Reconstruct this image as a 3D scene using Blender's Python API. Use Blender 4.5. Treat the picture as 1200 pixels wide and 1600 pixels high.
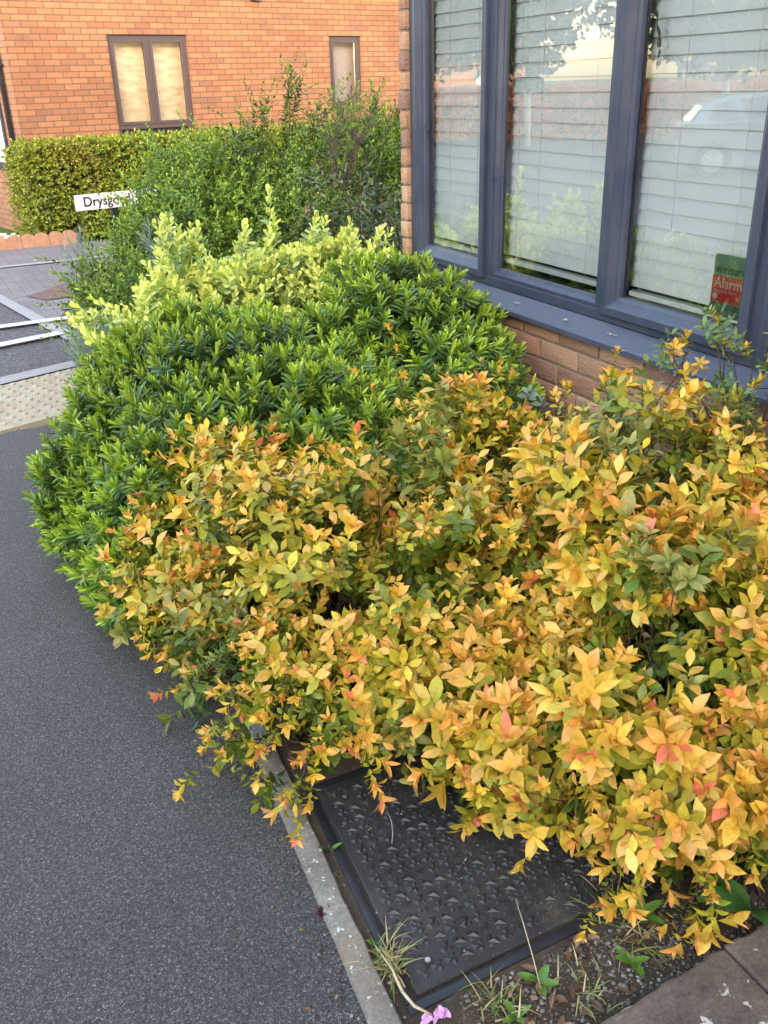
import bpy, bmesh, math
import numpy as np
from mathutils import Vector, Matrix
R = math.radians
for o in list(bpy.data.objects): bpy.data.objects.remove(o)
S = bpy.context.scene
COL = S.collection

# ---------------------------------------------------------------- camera
CAMZ = 1.43617
cam = bpy.data.objects.new('camera', bpy.data.cameras.new('camera'))
COL.objects.link(cam); S.camera = cam
cam.data.sensor_fit = 'HORIZONTAL'; cam.data.sensor_width = 36.0
cam.data.lens = 36.0 * 1428.06 / 1200
cam.data.clip_start = 0.02; cam.data.clip_end = 1500
_pi, _ro, _ya = R(25.1651), R(-1.6464), R(25.5232)
fw = Vector((math.sin(_ya)*math.cos(_pi), math.cos(_ya)*math.cos(_pi), -math.sin(_pi)))
r0 = Vector((math.cos(_ya), -math.sin(_ya), 0)); u0 = r0.cross(fw)
rt = r0*math.cos(_ro) + u0*math.sin(_ro); up = -r0*math.sin(_ro) + u0*math.cos(_ro)
M = Matrix((rt, up, -fw)).transposed().to_4x4(); M.translation = (0, 0, CAMZ)
cam.matrix_world = M

# ---------------------------------------------------------------- light
SUN_EL = R(12.5)
LX, LY = 0.54, 0.842                      # horizontal heading of the sunlight
wd = bpy.data.worlds.new("World"); S.world = wd; wd.use_nodes = True
nt = wd.node_tree; nt.nodes.clear()
sky = nt.nodes.new('ShaderNodeTexSky'); sky.sky_type = 'NISHITA'; sky.sun_disc = False
sky.sun_elevation = SUN_EL; sky.sun_rotation = math.atan2(-LX, -LY)
sky.air_density = 1.0; sky.dust_density = 1.6; sky.ozone_density = 1.0
bg = nt.nodes.new('ShaderNodeBackground')
wb = nt.nodes.new('ShaderNodeMix'); wb.data_type = 'RGBA'; wb.blend_type = 'MULTIPLY'; wb.inputs[0].default_value = 1.0; wb.inputs[7].default_value = (1.0, 0.86, 0.74, 1)   # warm white-balance tint takes the deep blue out of the sky
bg.inputs[1].default_value = 0.15
wo = nt.nodes.new('ShaderNodeOutputWorld')
nt.links.new(sky.outputs[0], wb.inputs[6]); nt.links.new(wb.outputs[2], bg.inputs[0]); nt.links.new(bg.outputs[0], wo.inputs[0])
sl = bpy.data.lights.new('sun', 'SUN'); sl.energy = 0.5; sl.angle = R(11); sl.color = (1.0, 0.76, 0.52)
so = bpy.data.objects.new('sun', sl); COL.objects.link(so)
so.rotation_euler = Vector((LX, LY, -math.tan(SUN_EL)*math.hypot(LX, LY))).to_track_quat('-Z', 'Y').to_euler()
S.view_settings.view_transform = 'Standard'; S.view_settings.look = 'None'
S.view_settings.exposure = 3.5; S.view_settings.gamma = 1.0
S.render.engine = 'CYCLES'
S.cycles.max_bounces = 7; S.cycles.transparent_max_bounces = 12
S.cycles.transmission_bounces = 4; S.cycles.diffuse_bounces = 4

# ---------------------------------------------------------------- materials
def mat(name):
    m = bpy.data.materials.new(name); m.use_nodes = True
    n = m.node_tree; b = n.nodes['Principled BSDF']
    return m, n, b
def N(n, t, **kw):
    x = n.nodes.new(t)
    for k, v in kw.items():
        if k[0] == '_': x.inputs[k[1:].replace('_', ' ')].default_value = v
        else: setattr(x, k, v)
    return x
def L(n, a, b): n.links.new(a, b)
def ramp(n, fac, stops, interp='LINEAR'):
    r = n.nodes.new('ShaderNodeValToRGB'); r.color_ramp.interpolation = interp
    e = r.color_ramp.elements
    while len(e) < len(stops): e.new(0.5)
    for i, (p, c) in enumerate(stops):
        e[i].position = p; e[i].color = (c[0], c[1], c[2], 1) if not isinstance(c, float) else (c, c, c, 1)
    L(n, fac, r.inputs[0]); return r.outputs[0]
def noise(n, vec, scale, detail=4, rough=0.55):
    x = N(n, 'ShaderNodeTexNoise', _Scale=scale, _Detail=detail, _Roughness=rough)
    if vec is not None: L(n, vec, x.inputs['Vector'])
    return x.outputs[0]
def mix(n, fac, a, b, mode='MIX'):
    x = n.nodes.new('ShaderNodeMix'); x.data_type = 'RGBA'; x.blend_type = mode
    for s, v in ((x.inputs[0], fac), (x.inputs[6], a), (x.inputs[7], b)):
        if hasattr(v, 'node'): L(n, v, s)
        elif isinstance(v, (int, float)): s.default_value = v
        else: s.default_value = (*v, 1)
    return x.outputs[2]
def bump(n, b, h, strength, dist, prev=None):
    x = N(n, 'ShaderNodeBump'); x.inputs['Strength'].default_value = strength; x.inputs['Distance'].default_value = dist
    L(n, h, x.inputs['Height'])
    if prev is not None: L(n, prev, x.inputs['Normal'])
    L(n, x.outputs[0], b.inputs['Normal']); return x.outputs[0]
def objco(n): return N(n, 'ShaderNodeTexCoord').outputs['Object']
def math_(n, op, a, b=0.5):
    x = n.nodes.new('ShaderNodeMath'); x.operation = op
    for s, v in ((x.inputs[0], a), (x.inputs[1], b)):
        if hasattr(v, 'node'): L(n, v, s)
        else: s.default_value = v
    return x.outputs[0]
def plain(name, c, rough=0.5, spec=0.5, metal=0.0, var=0.12, vs=30, bmp=0.0, bs=200):
    m, n, b = mat(name)
    v = objco(n); f = noise(n, v, vs, 5)
    lo = [x*(1-var) for x in c]; hi = [min(1, x*(1+var)) for x in c]
    L(n, ramp(n, f, [(0.3, lo), (0.7, hi)]), b.inputs['Base Color'])
    b.inputs['Roughness'].default_value = rough; b.inputs['Specular IOR Level'].default_value = spec
    b.inputs['Metallic'].default_value = metal
    if bmp: bump(n, b, noise(n, v, bs, 4), bmp, 0.002)
    return m

def asphalt_mat(name, lo, hi, scale, bs):
    m, n, b = mat(name); v = objco(n)
    vo = N(n, 'ShaderNodeTexVoronoi', _Scale=scale); L(n, v, vo.inputs['Vector'])
    vd = N(n, 'ShaderNodeTexVoronoi', _Scale=scale, feature='DISTANCE_TO_EDGE'); L(n, v, vd.inputs['Vector'])
    sep = N(n, 'ShaderNodeSeparateColor'); L(n, vo.outputs['Color'], sep.inputs[0])
    base = ramp(n, sep.outputs[0], [(0, lo), (0.75, hi), (0.93, [x*1.5 for x in hi]), (1, [x*2.1 for x in hi])])
    pit = ramp(n, vd.outputs['Distance'], [(0.0, 0.12), (0.16, 1.0)])
    big = mix(n, 1.0, ramp(n, noise(n, v, 1.6, 5), [(0.3, 0.82), (0.7, 1.15)]), ramp(n, noise(n, v, scale*0.42, 2), [(0.38, 0.6), (0.58, 1.1)]), 'MULTIPLY')
    c = mix(n, 1.0, mix(n, 1.0, base, pit, 'MULTIPLY'), big, 'MULTIPLY')
    L(n, c, b.inputs['Base Color']); b.inputs['Roughness'].default_value = 0.62
    b.inputs['Specular IOR Level'].default_value = 0.45
    hgt = math_(n, 'ADD', ramp(n, vd.outputs['Distance'], [(0, 0.0), (0.25, 1.0)]), math_(n, 'MULTIPLY', sep.outputs[1], 0.8))
    p = bump(n, b, noise(n, v, scale*0.35, 3), 0.35, 0.004)
    bump(n, b, hgt, 0.75, bs, p)
    return m
M_path = asphalt_mat('path_asphalt', (0.082, 0.080, 0.085), (0.178, 0.177, 0.186), 340, 0.004)
M_road = asphalt_mat('road_asphalt', (0.085, 0.085, 0.095), (0.15, 0.15, 0.165), 90, 0.004)

def brick_mat(name, c1, c2, mortar, purple, w=0.225, h=0.075, ms=0.006, uvm=True, rough=0.85, pur=0.5, bmp=0.6):
    m, n, b = mat(name)
    v = N(n, 'ShaderNodeUVMap').outputs[0] if uvm else objco(n)
    br = N(n, 'ShaderNodeTexBrick', _Scale=1.0); br.offset = 0.5; br.offset_frequency = 2
    br.inputs['Brick Width'].default_value = w; br.inputs['Row Height'].default_value = h
    br.inputs['Mortar Size'].default_value = ms; br.inputs['Mortar Smooth'].default_value = 0.25
    br.inputs['Bias'].default_value = 0.0
    br.inputs['Color1'].default_value = (*c1, 1); br.inputs['Color2'].default_value = (*c2, 1)
    br.inputs['Mortar'].default_value = (*mortar, 1)
    L(n, v, br.inputs['Vector'])
    # a second look-up of the same bond, for whole bricks burnt darker
    b2 = N(n, 'ShaderNodeTexBrick', _Scale=1.0); b2.offset = 0.5
    for k in ('Brick Width', 'Row Height', 'Mortar Size'): b2.inputs[k].default_value = br.inputs[k].default_value
    b2.inputs['Color1'].default_value = (0, 0, 0, 1); b2.inputs['Color2'].default_value = (1, 1, 1, 1); b2.inputs['Mortar'].default_value = (0, 0, 0, 1)
    L(n, v, b2.inputs['Vector'])
    clus = ramp(n, noise(n, v, 2.2, 2), [(0.5, 0.0), (0.62, 1.0)])
    one = ramp(n, b2.outputs[0], [(0.55, 0.0), (0.7, 1.0)])
    f = math_(n, 'MULTIPLY', math_(n, 'MULTIPLY', clus, one), pur)
    c = mix(n, f, br.outputs['Color'], purple)
    mp = N(n, 'ShaderNodeMapping'); mp.inputs['Scale'].default_value = (1, 3.5, 1); L(n, v, mp.inputs[0])
    gr = noise(n, mp.outputs[0], 35, 5, 0.65)
    c = mix(n, 1.0, c, ramp(n, gr, [(0.25, 0.72), (0.75, 1.22)]), 'MULTIPLY')
    c = mix(n, 1.0, c, ramp(n, noise(n, v, 0.7, 3), [(0.3, 0.88), (0.7, 1.1)]), 'MULTIPLY')
    L(n, c, b.inputs['Base Color']); b.inputs['Roughness'].default_value = rough
    b.inputs['Specular IOR Level'].default_value = 0.25
    hgt = math_(n, 'SUBTRACT', math_(n, 'MULTIPLY', gr, 0.35), br.outputs['Fac'])
    bump(n, b, hgt, bmp, 0.006)
    return m
M_farbrick = brick_mat('orange_brick', (0.35, 0.175, 0.095), (0.27, 0.125, 0.072), (0.135, 0.085, 0.06), (0.20, 0.115, 0.09), ms=0.0068)
M_block = brick_mat('block_paving', (0.19, 0.175, 0.185), (0.25, 0.225, 0.225), (0.085, 0.08, 0.085), (0.17, 0.13, 0.13), 0.2, 0.1, 0.004, False, bmp=0.3)
M_blockred = brick_mat('red_block_paving', (0.16, 0.10, 0.095), (0.2, 0.12, 0.11), (0.06, 0.05, 0.05), (0.12, 0.08, 0.08), 0.2, 0.1, 0.004, False, bmp=0.3)

def attr_mat(name, rough=0.85, grain=0.35, gs=60, bmp=0.5, stretch=(1, 1, 3)):
    m, n, b = mat(name); v = objco(n)
    a = N(n, 'ShaderNodeAttribute'); a.attribute_name = 'Col'
    mp = N(n, 'ShaderNodeMapping'); mp.inputs['Scale'].default_value = stretch; L(n, v, mp.inputs[0])
    g = noise(n, mp.outputs[0], gs, 6, 0.65)
    c = mix(n, 1.0, a.outputs['Color'], ramp(n, g, [(0.25, 1-grain), (0.75, 1+grain)]), 'MULTIPLY')
    L(n, c, b.inputs['Base Color']); b.inputs['Roughness'].default_value = rough
    b.inputs['Specular IOR Level'].default_value = 0.25
    mu = N(n, 'ShaderNodeTexNoise', _Scale=28.0, _Detail=6.0, _Distortion=1.2); L(n, mp.outputs[0], mu.inputs[0])
    p = bump(n, b, mu.outputs[0], bmp, 0.008)
    bump(n, b, g, bmp*0.7, 0.003, p)
    return m
M_nearbrick = attr_mat('buff_brick', 0.85, 0.22, 70, 0.9)

def leaf_mat(name, rough=0.42, trans=0.16, spec=0.5):
    m, n, b = mat(name)
    a = N(n, 'ShaderNodeAttribute'); a.attribute_name = 'Col'
    v = objco(n)
    c = mix(n, 1.0, a.outputs['Color'], ramp(n, noise(n, v, 90, 3), [(0.3, 0.82), (0.7, 1.15)]), 'MULTIPLY')
    L(n, c, b.inputs['Base Color']); b.inputs['Roughness'].default_value = rough
    b.inputs['Specular IOR Level'].default_value = spec
    t = N(n, 'ShaderNodeBsdfTranslucent')
    hs = N(n, 'ShaderNodeHueSaturation', _Saturation=1.15, _Value=1.25); L(n, c, hs.inputs['Color'])
    L(n, hs.outputs[0], t.inputs[0])
    mx = N(n, 'ShaderNodeMixShader'); mx.inputs[0].default_value = trans
    L(n, b.outputs[0], mx.inputs[1]); L(n, t.outputs[0], mx.inputs[2])
    L(n, mx.outputs[0], n.nodes['Material Output'].inputs[0])
    return m
M_leaf = leaf_mat('leaf')
M_leafgloss = leaf_mat('leathery_leaf', 0.33, 0.12, 0.6)
M_stem = plain('woody_stem', (0.07, 0.045, 0.032), 0.7, 0.3, var=0.4, vs=60)
M_bark = plain('bark', (0.16, 0.14, 0.12), 0.85, 0.3, var=0.4, vs=20)
def weathered(name, c, rough):
    m, n, b = mat(name); v = objco(n)
    mp = N(n, 'ShaderNodeMapping'); mp.inputs['Scale'].default_value = (1, 1, 0.12); L(n, v, mp.inputs[0])
    st = noise(n, mp.outputs[0], 26, 6, 0.7); bl = noise(n, v, 7, 6, 0.7)
    k = ramp(n, math_(n, 'MULTIPLY', st, bl), [(0.16, 0.0), (0.42, 1.0)])
    col = mix(n, math_(n, 'MULTIPLY', k, 0.28), c, (0.12, 0.14, 0.18))
    sp = ramp(n, noise(n, v, 140, 3), [(0.70, 0.0), (0.76, 0.3)])
    L(n, mix(n, sp, col, (0.22, 0.22, 0.21)), b.inputs['Base Color'])
    L(n, ramp(n, bl, [(0.3, rough-0.08), (0.7, rough+0.18)]), b.inputs['Roughness'])
    bump(n, b, noise(n, v, 300, 3), 0.12, 0.001); return m
M_frame = weathered('slate_frame', (0.029, 0.040, 0.075), 0.33)
M_sill = weathered('slate_sill', (0.048, 0.060, 0.100), 0.4)
M_gasket = plain('gasket', (0.012, 0.012, 0.014), 0.6)
M_blind = plain('blind_slat', (0.86, 0.89, 0.89), 0.5, 0.4, var=0.03, vs=5)
M_room = plain('room', (0.05, 0.055, 0.06), 0.9)
M_white = plain('white_plastic', (0.78, 0.78, 0.78), 0.45)
M_black = plain('black_plastic', (0.02, 0.02, 0.022), 0.4, var=0.3)
M_brownframe = plain('brown_frame', (0.075, 0.052, 0.056), 0.4, var=0.1)
M_creamrefl = plain('cream_blind', (0.95, 0.74, 0.52), 0.8)
def _paint_reflection():  # cream bands paint a reflected sunlit building into the sheet's colour
    n = M_creamrefl.node_tree; b = n.nodes['Principled BSDF']; v = objco(n)
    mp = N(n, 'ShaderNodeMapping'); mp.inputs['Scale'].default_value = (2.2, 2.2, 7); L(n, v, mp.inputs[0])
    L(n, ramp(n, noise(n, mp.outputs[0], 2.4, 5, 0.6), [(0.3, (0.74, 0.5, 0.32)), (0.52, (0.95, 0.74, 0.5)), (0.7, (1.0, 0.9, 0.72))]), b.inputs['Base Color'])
_paint_reflection()
M_pinkblind = plain('pink_grey_blind', (0.55, 0.44, 0.42), 0.8, var=0.04, vs=3)
M_kerb = plain('kerb_concrete', (0.33, 0.32, 0.33), 0.85, 0.3, var=0.15, vs=20, bmp=0.4)
M_paint = plain('road_paint', (0.58, 0.58, 0.61), 0.6, var=0.1, vs=40)
M_terra = plain('terracotta', (0.38, 0.215, 0.14), 0.85, 0.3, var=0.2, vs=15, bmp=0.4)
M_galv = plain('screw_metal', (0.6, 0.6, 0.62), 0.35, metal=0.9)
M_petal = plain('pink_petal', (0.62, 0.33, 0.62), 0.6, var=0.15, vs=80)
M_dry = plain('dry_stalk', (0.50, 0.42, 0.28), 0.7, var=0.25, vs=60)

def glass_mat(name, boost=1.0):
    m, n, b = mat(name); n.nodes.remove(b)
    g = N(n, 'ShaderNodeBsdfGlossy', _Roughness=0.0); g.inputs[0].default_value = (0.95, 0.97, 1, 1)
    t = N(n, 'ShaderNodeBsdfTransparent'); t.inputs[0].default_value = (0.985, 1.0, 1.0, 1)
    fr = N(n, 'ShaderNodeFresnel', _IOR=1.52)
    bp = N(n, 'ShaderNodeBump'); bp.inputs['Strength'].default_value = 0.03; bp.inputs['Distance'].default_value = 0.01
    L(n, noise(n, objco(n), 2.2, 1), bp.inputs['Height']); L(n, bp.outputs[0], g.inputs['Normal'])
    f = math_(n, 'MINIMUM', math_(n, 'MULTIPLY', fr.outputs[0], boost), 1.0)
    mx = N(n, 'ShaderNodeMixShader'); L(n, f, mx.inputs[0])
    L(n, t.outputs[0], mx.inputs[1]); L(n, g.outputs[0], mx.inputs[2])
    L(n, mx.outputs[0], n.nodes['Material Output'].inputs[0]); return m
M_glass = glass_mat('double_glazing', 3.9)
M_glass2 = glass_mat('far_glass', 0.8)

def concrete_mat(name, lo, hi, lichen, thr, sc):
    m, n, b = mat(name); v = objco(n)
    f = noise(n, v, 9, 8, 0.7); f2 = noise(n, v, 160, 4, 0.7)
    c = ramp(n, f, [(0.3, lo), (0.7, hi)])
    c = mix(n, 1.0, c, ramp(n, f2, [(0.3, 0.68), (0.7, 1.28)]), 'MULTIPLY')
    st = ramp(n, noise(n, v, 5, 4), [(0.56, 0.0), (0.66, 1.0)])
    c = mix(n, math_(n, 'MULTIPLY', st, 0.5), c, (hi[0]*0.95, hi[1]*0.66, hi[2]*0.42))
    vo = N(n, 'ShaderNodeTexNoise', _Scale=sc, _Detail=3.0, _Roughness=0.6); L(n, v, vo.inputs['Vector'])
    li = ramp(n, vo.outputs[0], [(thr, 0.0), (thr+0.03, 1.0)])
    c = mix(n, math_(n, 'MULTIPLY', li, 0.85), c, lichen)
    L(n, c, b.inputs['Base Color']); b.inputs['Roughness'].default_value = 0.9
    b.inputs['Specular IOR Level'].default_value = 0.2
    p = bump(n, b, f, 0.4, 0.006); bump(n, b, f2, 0.6, 0.002, p)
    return m
M_edging = concrete_mat('edging_concrete', (0.13, 0.125, 0.115), (0.25, 0.24, 0.215), (0.55, 0.57, 0.55), 0.63, 75)
M_slab = concrete_mat('stone_slab', (0.075, 0.062, 0.052), (0.165, 0.138, 0.115), (0.5, 0.52, 0.51), 0.625, 26)
M_soil = concrete_mat('soil', (0.045, 0.034, 0.026), (0.085, 0.068, 0.052), (0.13, 0.11, 0.09), 0.62, 90)
M_tact = concrete_mat('buff_tactile', (0.36, 0.32, 0.24), (0.47, 0.43, 0.33), (0.5, 0.46, 0.37), 0.7, 30)
M_cover = None
def cover_mat():
    m, n, b = mat('cover_plastic'); v = objco(n)
    f = noise(n, v, 7, 7, 0.7); f2 = noise(n, v, 220, 3)
    c = ramp(n, f, [(0.32, (0.020, 0.021, 0.024)), (0.55, (0.034, 0.034, 0.036)), (0.72, (0.07, 0.064, 0.052))])
    c = mix(n, 1.0, c, ramp(n, f2, [(0.3, 0.75), (0.75, 1.35)]), 'MULTIPLY')
    L(n, c, b.inputs['Base Color'])
    L(n, ramp(n, f, [(0.3, 0.33), (0.7, 0.5)]), b.inputs['Roughness'])
    bump(n, b, f2, 0.25, 0.001); return m
M_cover = cover_mat()

# ---------------------------------------------------------------- object helpers
def link(o, parent=None):
    COL.objects.link(o)
    if parent is not None: o.parent = parent
    return o
def tag(o, label=None, cat=None, group=None, kind=None):
    if label: o['label'] = label
    if cat: o['category'] = cat
    if group: o['group'] = group
    if kind: o['kind'] = kind
    return o
def empty(name, loc, label=None, cat=None, group=None, rz=0.0):
    o = bpy.data.objects.new(name, None); o.empty_display_size = 0.1
    o.location = loc; o.rotation_euler = (0, 0, rz); link(o)
    return tag(o, label, cat, group)
def npmesh(name, V, F, m, parent=None, col=None, smooth=False, uv=None):
    """V (n,3); F (k,4) quads or list of faces; col per-vertex rgb"""
    me = bpy.data.meshes.new(name); V = np.asarray(V, np.float32)
    if isinstance(F, np.ndarray):
        k, s = F.shape
        me.vertices.add(len(V)); me.vertices.foreach_set('co', V.ravel())
        me.loops.add(k*s); me.loops.foreach_set('vertex_index', F.astype(np.int32).ravel())
        me.polygons.add(k); me.polygons.foreach_set('loop_start', np.arange(0, k*s, s, dtype=np.int32))
        me.polygons.foreach_set('loop_total', np.full(k, s, np.int32))
        me.update(calc_edges=True)
    else:
        me.from_pydata([tuple(map(float, v)) for v in V], [], [tuple(f) for f in F])
    if col is not None:
        a = me.color_attributes.new('Col', 'FLOAT_COLOR', 'POINT')
        c = np.ones((len(V), 4), np.float32); c[:, :3] = col
        a.data.foreach_set('color', c.ravel())
    if smooth: me.polygons.foreach_set('use_smooth', np.ones(len(me.polygons), bool))
    if uv is not None:
        l = me.uv_layers.new(name='UVMap')
        idx = np.empty(len(me.loops), np.int32); me.loops.foreach_get('vertex_index', idx)
        l.data.foreach_set('uv', np.asarray(uv, np.float32)[idx].ravel())
    me.materials.append(m)
    return link(bpy.data.objects.new(name, me), parent)

class MB:
    """collects boxes, tubes and sheets, builds ONE mesh"""
    def __init__(s): s.v = []; s.f = []; s.c = []
    def add(s, vs, fs, c=None):
        o = len(s.v); s.v += [tuple(v) for v in vs]; s.f += [tuple(i+o for i in f) for f in fs]
        s.c += [c or (1, 1, 1)]*len(vs); return s
    def box(s, x0, x1, y0, y1, z0, z1, c=None, T=None, bev=0.0):
        if x0 > x1: x0, x1 = x1, x0
        if y0 > y1: y0, y1 = y1, y0
        if z0 > z1: z0, z1 = z1, z0
        if bev:
            bm = bmesh.new(); bmesh.ops.create_cube(bm, size=1)
            for v in bm.verts: v.co = Vector(((x0+x1)/2+v.co.x*(x1-x0), (y0+y1)/2+v.co.y*(y1-y0), (z0+z1)/2+v.co.z*(z1-z0)))
            bmesh.ops.bevel(bm, geom=bm.edges[:], offset=bev, segments=2, profile=0.5, affect='EDGES')
            bm.verts.index_update()
            vs = [v.co.copy() for v in bm.verts]; fs = [[v.index for v in f.verts] for f in bm.faces]; bm.free()
        else:
            vs = [Vector(p) for p in ((x0,y0,z0),(x1,y0,z0),(x1,y1,z0),(x0,y1,z0),(x0,y0,z1),(x1,y0,z1),(x1,y1,z1),(x0,y1,z1))]
            fs = [(3,2,1,0),(4,5,6,7),(0,1,5,4),(1,2,6,5),(2,3,7,6),(3,0,4,7)]
        if T is not None: vs = [T @ v for v in vs]
        return s.add(vs, fs, c)
    def tube(s, pts, r, n=6, c=None, cap=True):
        pts = [Vector(p) for p in pts]; k = len(pts)
        rs = r if isinstance(r, (list, tuple)) else [r]*k
        vs = []; fs = []
        for i, p in enumerate(pts):
            d = (pts[min(i+1, k-1)] - pts[max(i-1, 0)]).normalized()
            a = d.orthogonal().normalized() if i == 0 else (pa - d*pa.dot(d)).normalized()
            pa = a; b = d.cross(a)
            for j in range(n):
                t = 2*math.pi*j/n; vs.append(p + (a*math.cos(t)+b*math.sin(t))*rs[i])
        for i in range(k-1):
            for j in range(n):
                fs.append((i*n+j, i*n+(j+1) % n, (i+1)*n+(j+1) % n, (i+1)*n+j))
        if cap: fs += [tuple(range(n))[::-1], tuple((k-1)*n+j for j in range(n))]
        return s.add(vs, fs, c)
    def prism(s, poly, z0, z1, c=None, T=None):
        n = len(poly); zf = (lambda z, p: z(p) if callable(z) else z)
        vs = [Vector((p[0], p[1], zf(z0, p))) for p in poly]+[Vector((p[0], p[1], zf(z1, p))) for p in poly]
        if T is not None: vs = [T @ v for v in vs]
        fs = [tuple(range(n))[::-1], tuple(range(n, 2*n))]+[(i, (i+1) % n, n+(i+1) % n, n+i) for i in range(n)]
        return s.add(vs, fs, c)
    def build(s, name, m, parent=None, smooth=False, recalc=True):
        V = np.array([tuple(v) for v in s.v])
        o = npmesh(name, V, s.f, m, parent, col=np.array(s.c), smooth=smooth)
        if recalc:
            bm = bmesh.new(); bm.from_mesh(o.data); bmesh.ops.recalc_face_normals(bm, faces=bm.faces[:]); bm.to_mesh(o.data); bm.free()
        return o
def autosmooth(o, ang=40):
    me = o.data
    me.polygons.foreach_set('use_smooth', np.ones(len(me.polygons), bool))
    bm = bmesh.new(); bm.from_mesh(me)
    for e in bm.edges:
        if len(e.link_faces) == 2 and e.calc_face_angle(0) > R(ang): e.smooth = False
    bm.to_mesh(me); bm.free(); return o
def text_mesh(txt, size, name, m, T, parent=None, ext=0.0004, align='LEFT', bold=0.0):
    cu = bpy.data.curves.new(name, 'FONT'); cu.body = txt; cu.size = size; cu.extrude = ext; cu.align_x = align
    cu.offset = bold; cu.resolution_u = 4
    to = bpy.data.objects.new('t', cu); COL.objects.link(to)
    bpy.context.view_layer.update()
    me = bpy.data.meshes.new_from_object(to.evaluated_get(bpy.context.evaluated_depsgraph_get()))
    bpy.data.objects.remove(to); me.name = name; me.materials.clear(); me.materials.append(m); me.transform(T)
    return link(bpy.data.objects.new(name, me), parent)

SLOPE = 0.045
def gz(y): return 0.0 if y < 5.5 else -(min(y, 14.0)-5.5)*SLOPE

# ================================================================= THE SETTING
def sheet(name, poly, m, dz=0.0, label=None, kind='structure', cat=None, split=True):
    """flat polygon laid on the ground, cut where the ground starts to fall"""
    bm = bmesh.new(); f = bm.faces.new([bm.verts.new((x, y, 0)) for x, y in poly])
    for yy in (5.5, 14.0):
        bmesh.ops.bisect_plane(bm, geom=bm.verts[:]+bm.edges[:]+bm.faces[:], plane_co=(0, yy, 0), plane_no=(0, 1, 0), dist=1e-5)
    for v in bm.verts: v.co.z = gz(v.co.y)+dz
    bmesh.ops.recalc_face_normals(bm, faces=bm.faces[:])
    for f in bm.faces:
        if f.normal.z < 0: f.normal_flip()
    me = bpy.data.meshes.new(name); bm.to_mesh(me); bm.free(); me.materials.append(m)
    o = link(bpy.data.objects.new(name, me)); return tag(o, label, cat, kind=kind)

M_grassground = plain('grass_ground', (0.07, 0.11, 0.03), 0.95, 0.1, var=0.35, vs=2)
sheet('ground', [(-500, -500), (500, -500), (500, 500), (-500, 500)], M_grassground, -0.03, label='ground stretching away beneath the roads and gardens')
sheet('path', [(-6, -9), (0.32, -9), (0.36, 0.2), (0.435, 1.45), (0.66, 4.4), (0.20, 4.42), (-6, 2.2)], M_path, 0.0, label='dark asphalt footpath running past the shrubs')
ta = R(19.8); ux, uy = math.cos(ta), math.sin(ta)
def tp(i, j): return (0.356 - i*ux + j*uy, 5.262 - i*uy - j*ux)   # i to the left, j towards the camera (metres)
sheet('road', [tp(9, -0.16), tp(-0.9, -0.16), (0.70, 6.5), (0.47, 8.4), (0.22, 10.4), (-0.5, 16), (-2.5, 40), (-60, 40), (-60, -20), (-6, -20), (-6, 2.2)], M_road, -0.008, label='grey asphalt road beyond the tactile paving')
sheet('block_paving', [(0.70, 6.5), (0.9, 5.7), (7.5, 7.0), (9, 12.6), (0.3, 12.6), (-0.2, 12.4), (0.22, 10.4), (0.47, 8.4)], M_block, -0.004, label='grey block paved shared surface beyond the road')
def strip(name, a, b, w, m, dz, label):
    d = Vector((b[0]-a[0], b[1]-a[1])).normalized(); n = Vector((-d.y, d.x))*w/2
    return sheet(name, [(a[0]-n.x, a[1]-n.y), (b[0]-n.x, b[1]-n.y), (b[0]+n.x, b[1]+n.y), (a[0]+n.x, a[1]+n.y)], m, dz, label)
strip('kerb', (0.16, 11.0), (0.90, 5.0), 0.10, M_kerb, 0.004, 'pale flush kerb between asphalt and block paving')
strip('kerb', (-1.2, 10.62), (4.5, 10.78), 0.16, M_kerb, 0.006, 'pale kerb crossing the block paving in front of the hedge')
a, b = tp(6, -0.09), tp(-0.35, -0.09)
strip('kerb', a, b, 0.13, M_kerb, 0.006, 'pale flush kerb behind the tactile paving')
strip('road_marking', (-2.2, 6.80), (0.83, 7.01), 0.13, M_paint, 0.010, 'far white painted line across the road')
strip('road_marking', (-2.0, 5.42), (0.70, 6.44), 0.13, M_paint, 0.012, 'near white painted line across the road')
sheet('drain_patch', [(0.69, 8.35), (0.80, 8.02), (1.6, 8.1), (1.6, 9.0), (1.05, 8.85)], M_blockred, 0.003, label='reddish patch of blocks in the paving')
sheet('planting_bed', [(0.38, 0.6), (1.98, 0.6), (1.98, 3.8), (6.5, 3.8), (6.5, 7.2), (1.0, 7.0), (0.84, 5.4), (0.68, 4.4), (0.45, 1.45)], M_soil, 0.006, label='bare soil of the planting bed')
rng = np.random.default_rng(7)

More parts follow.
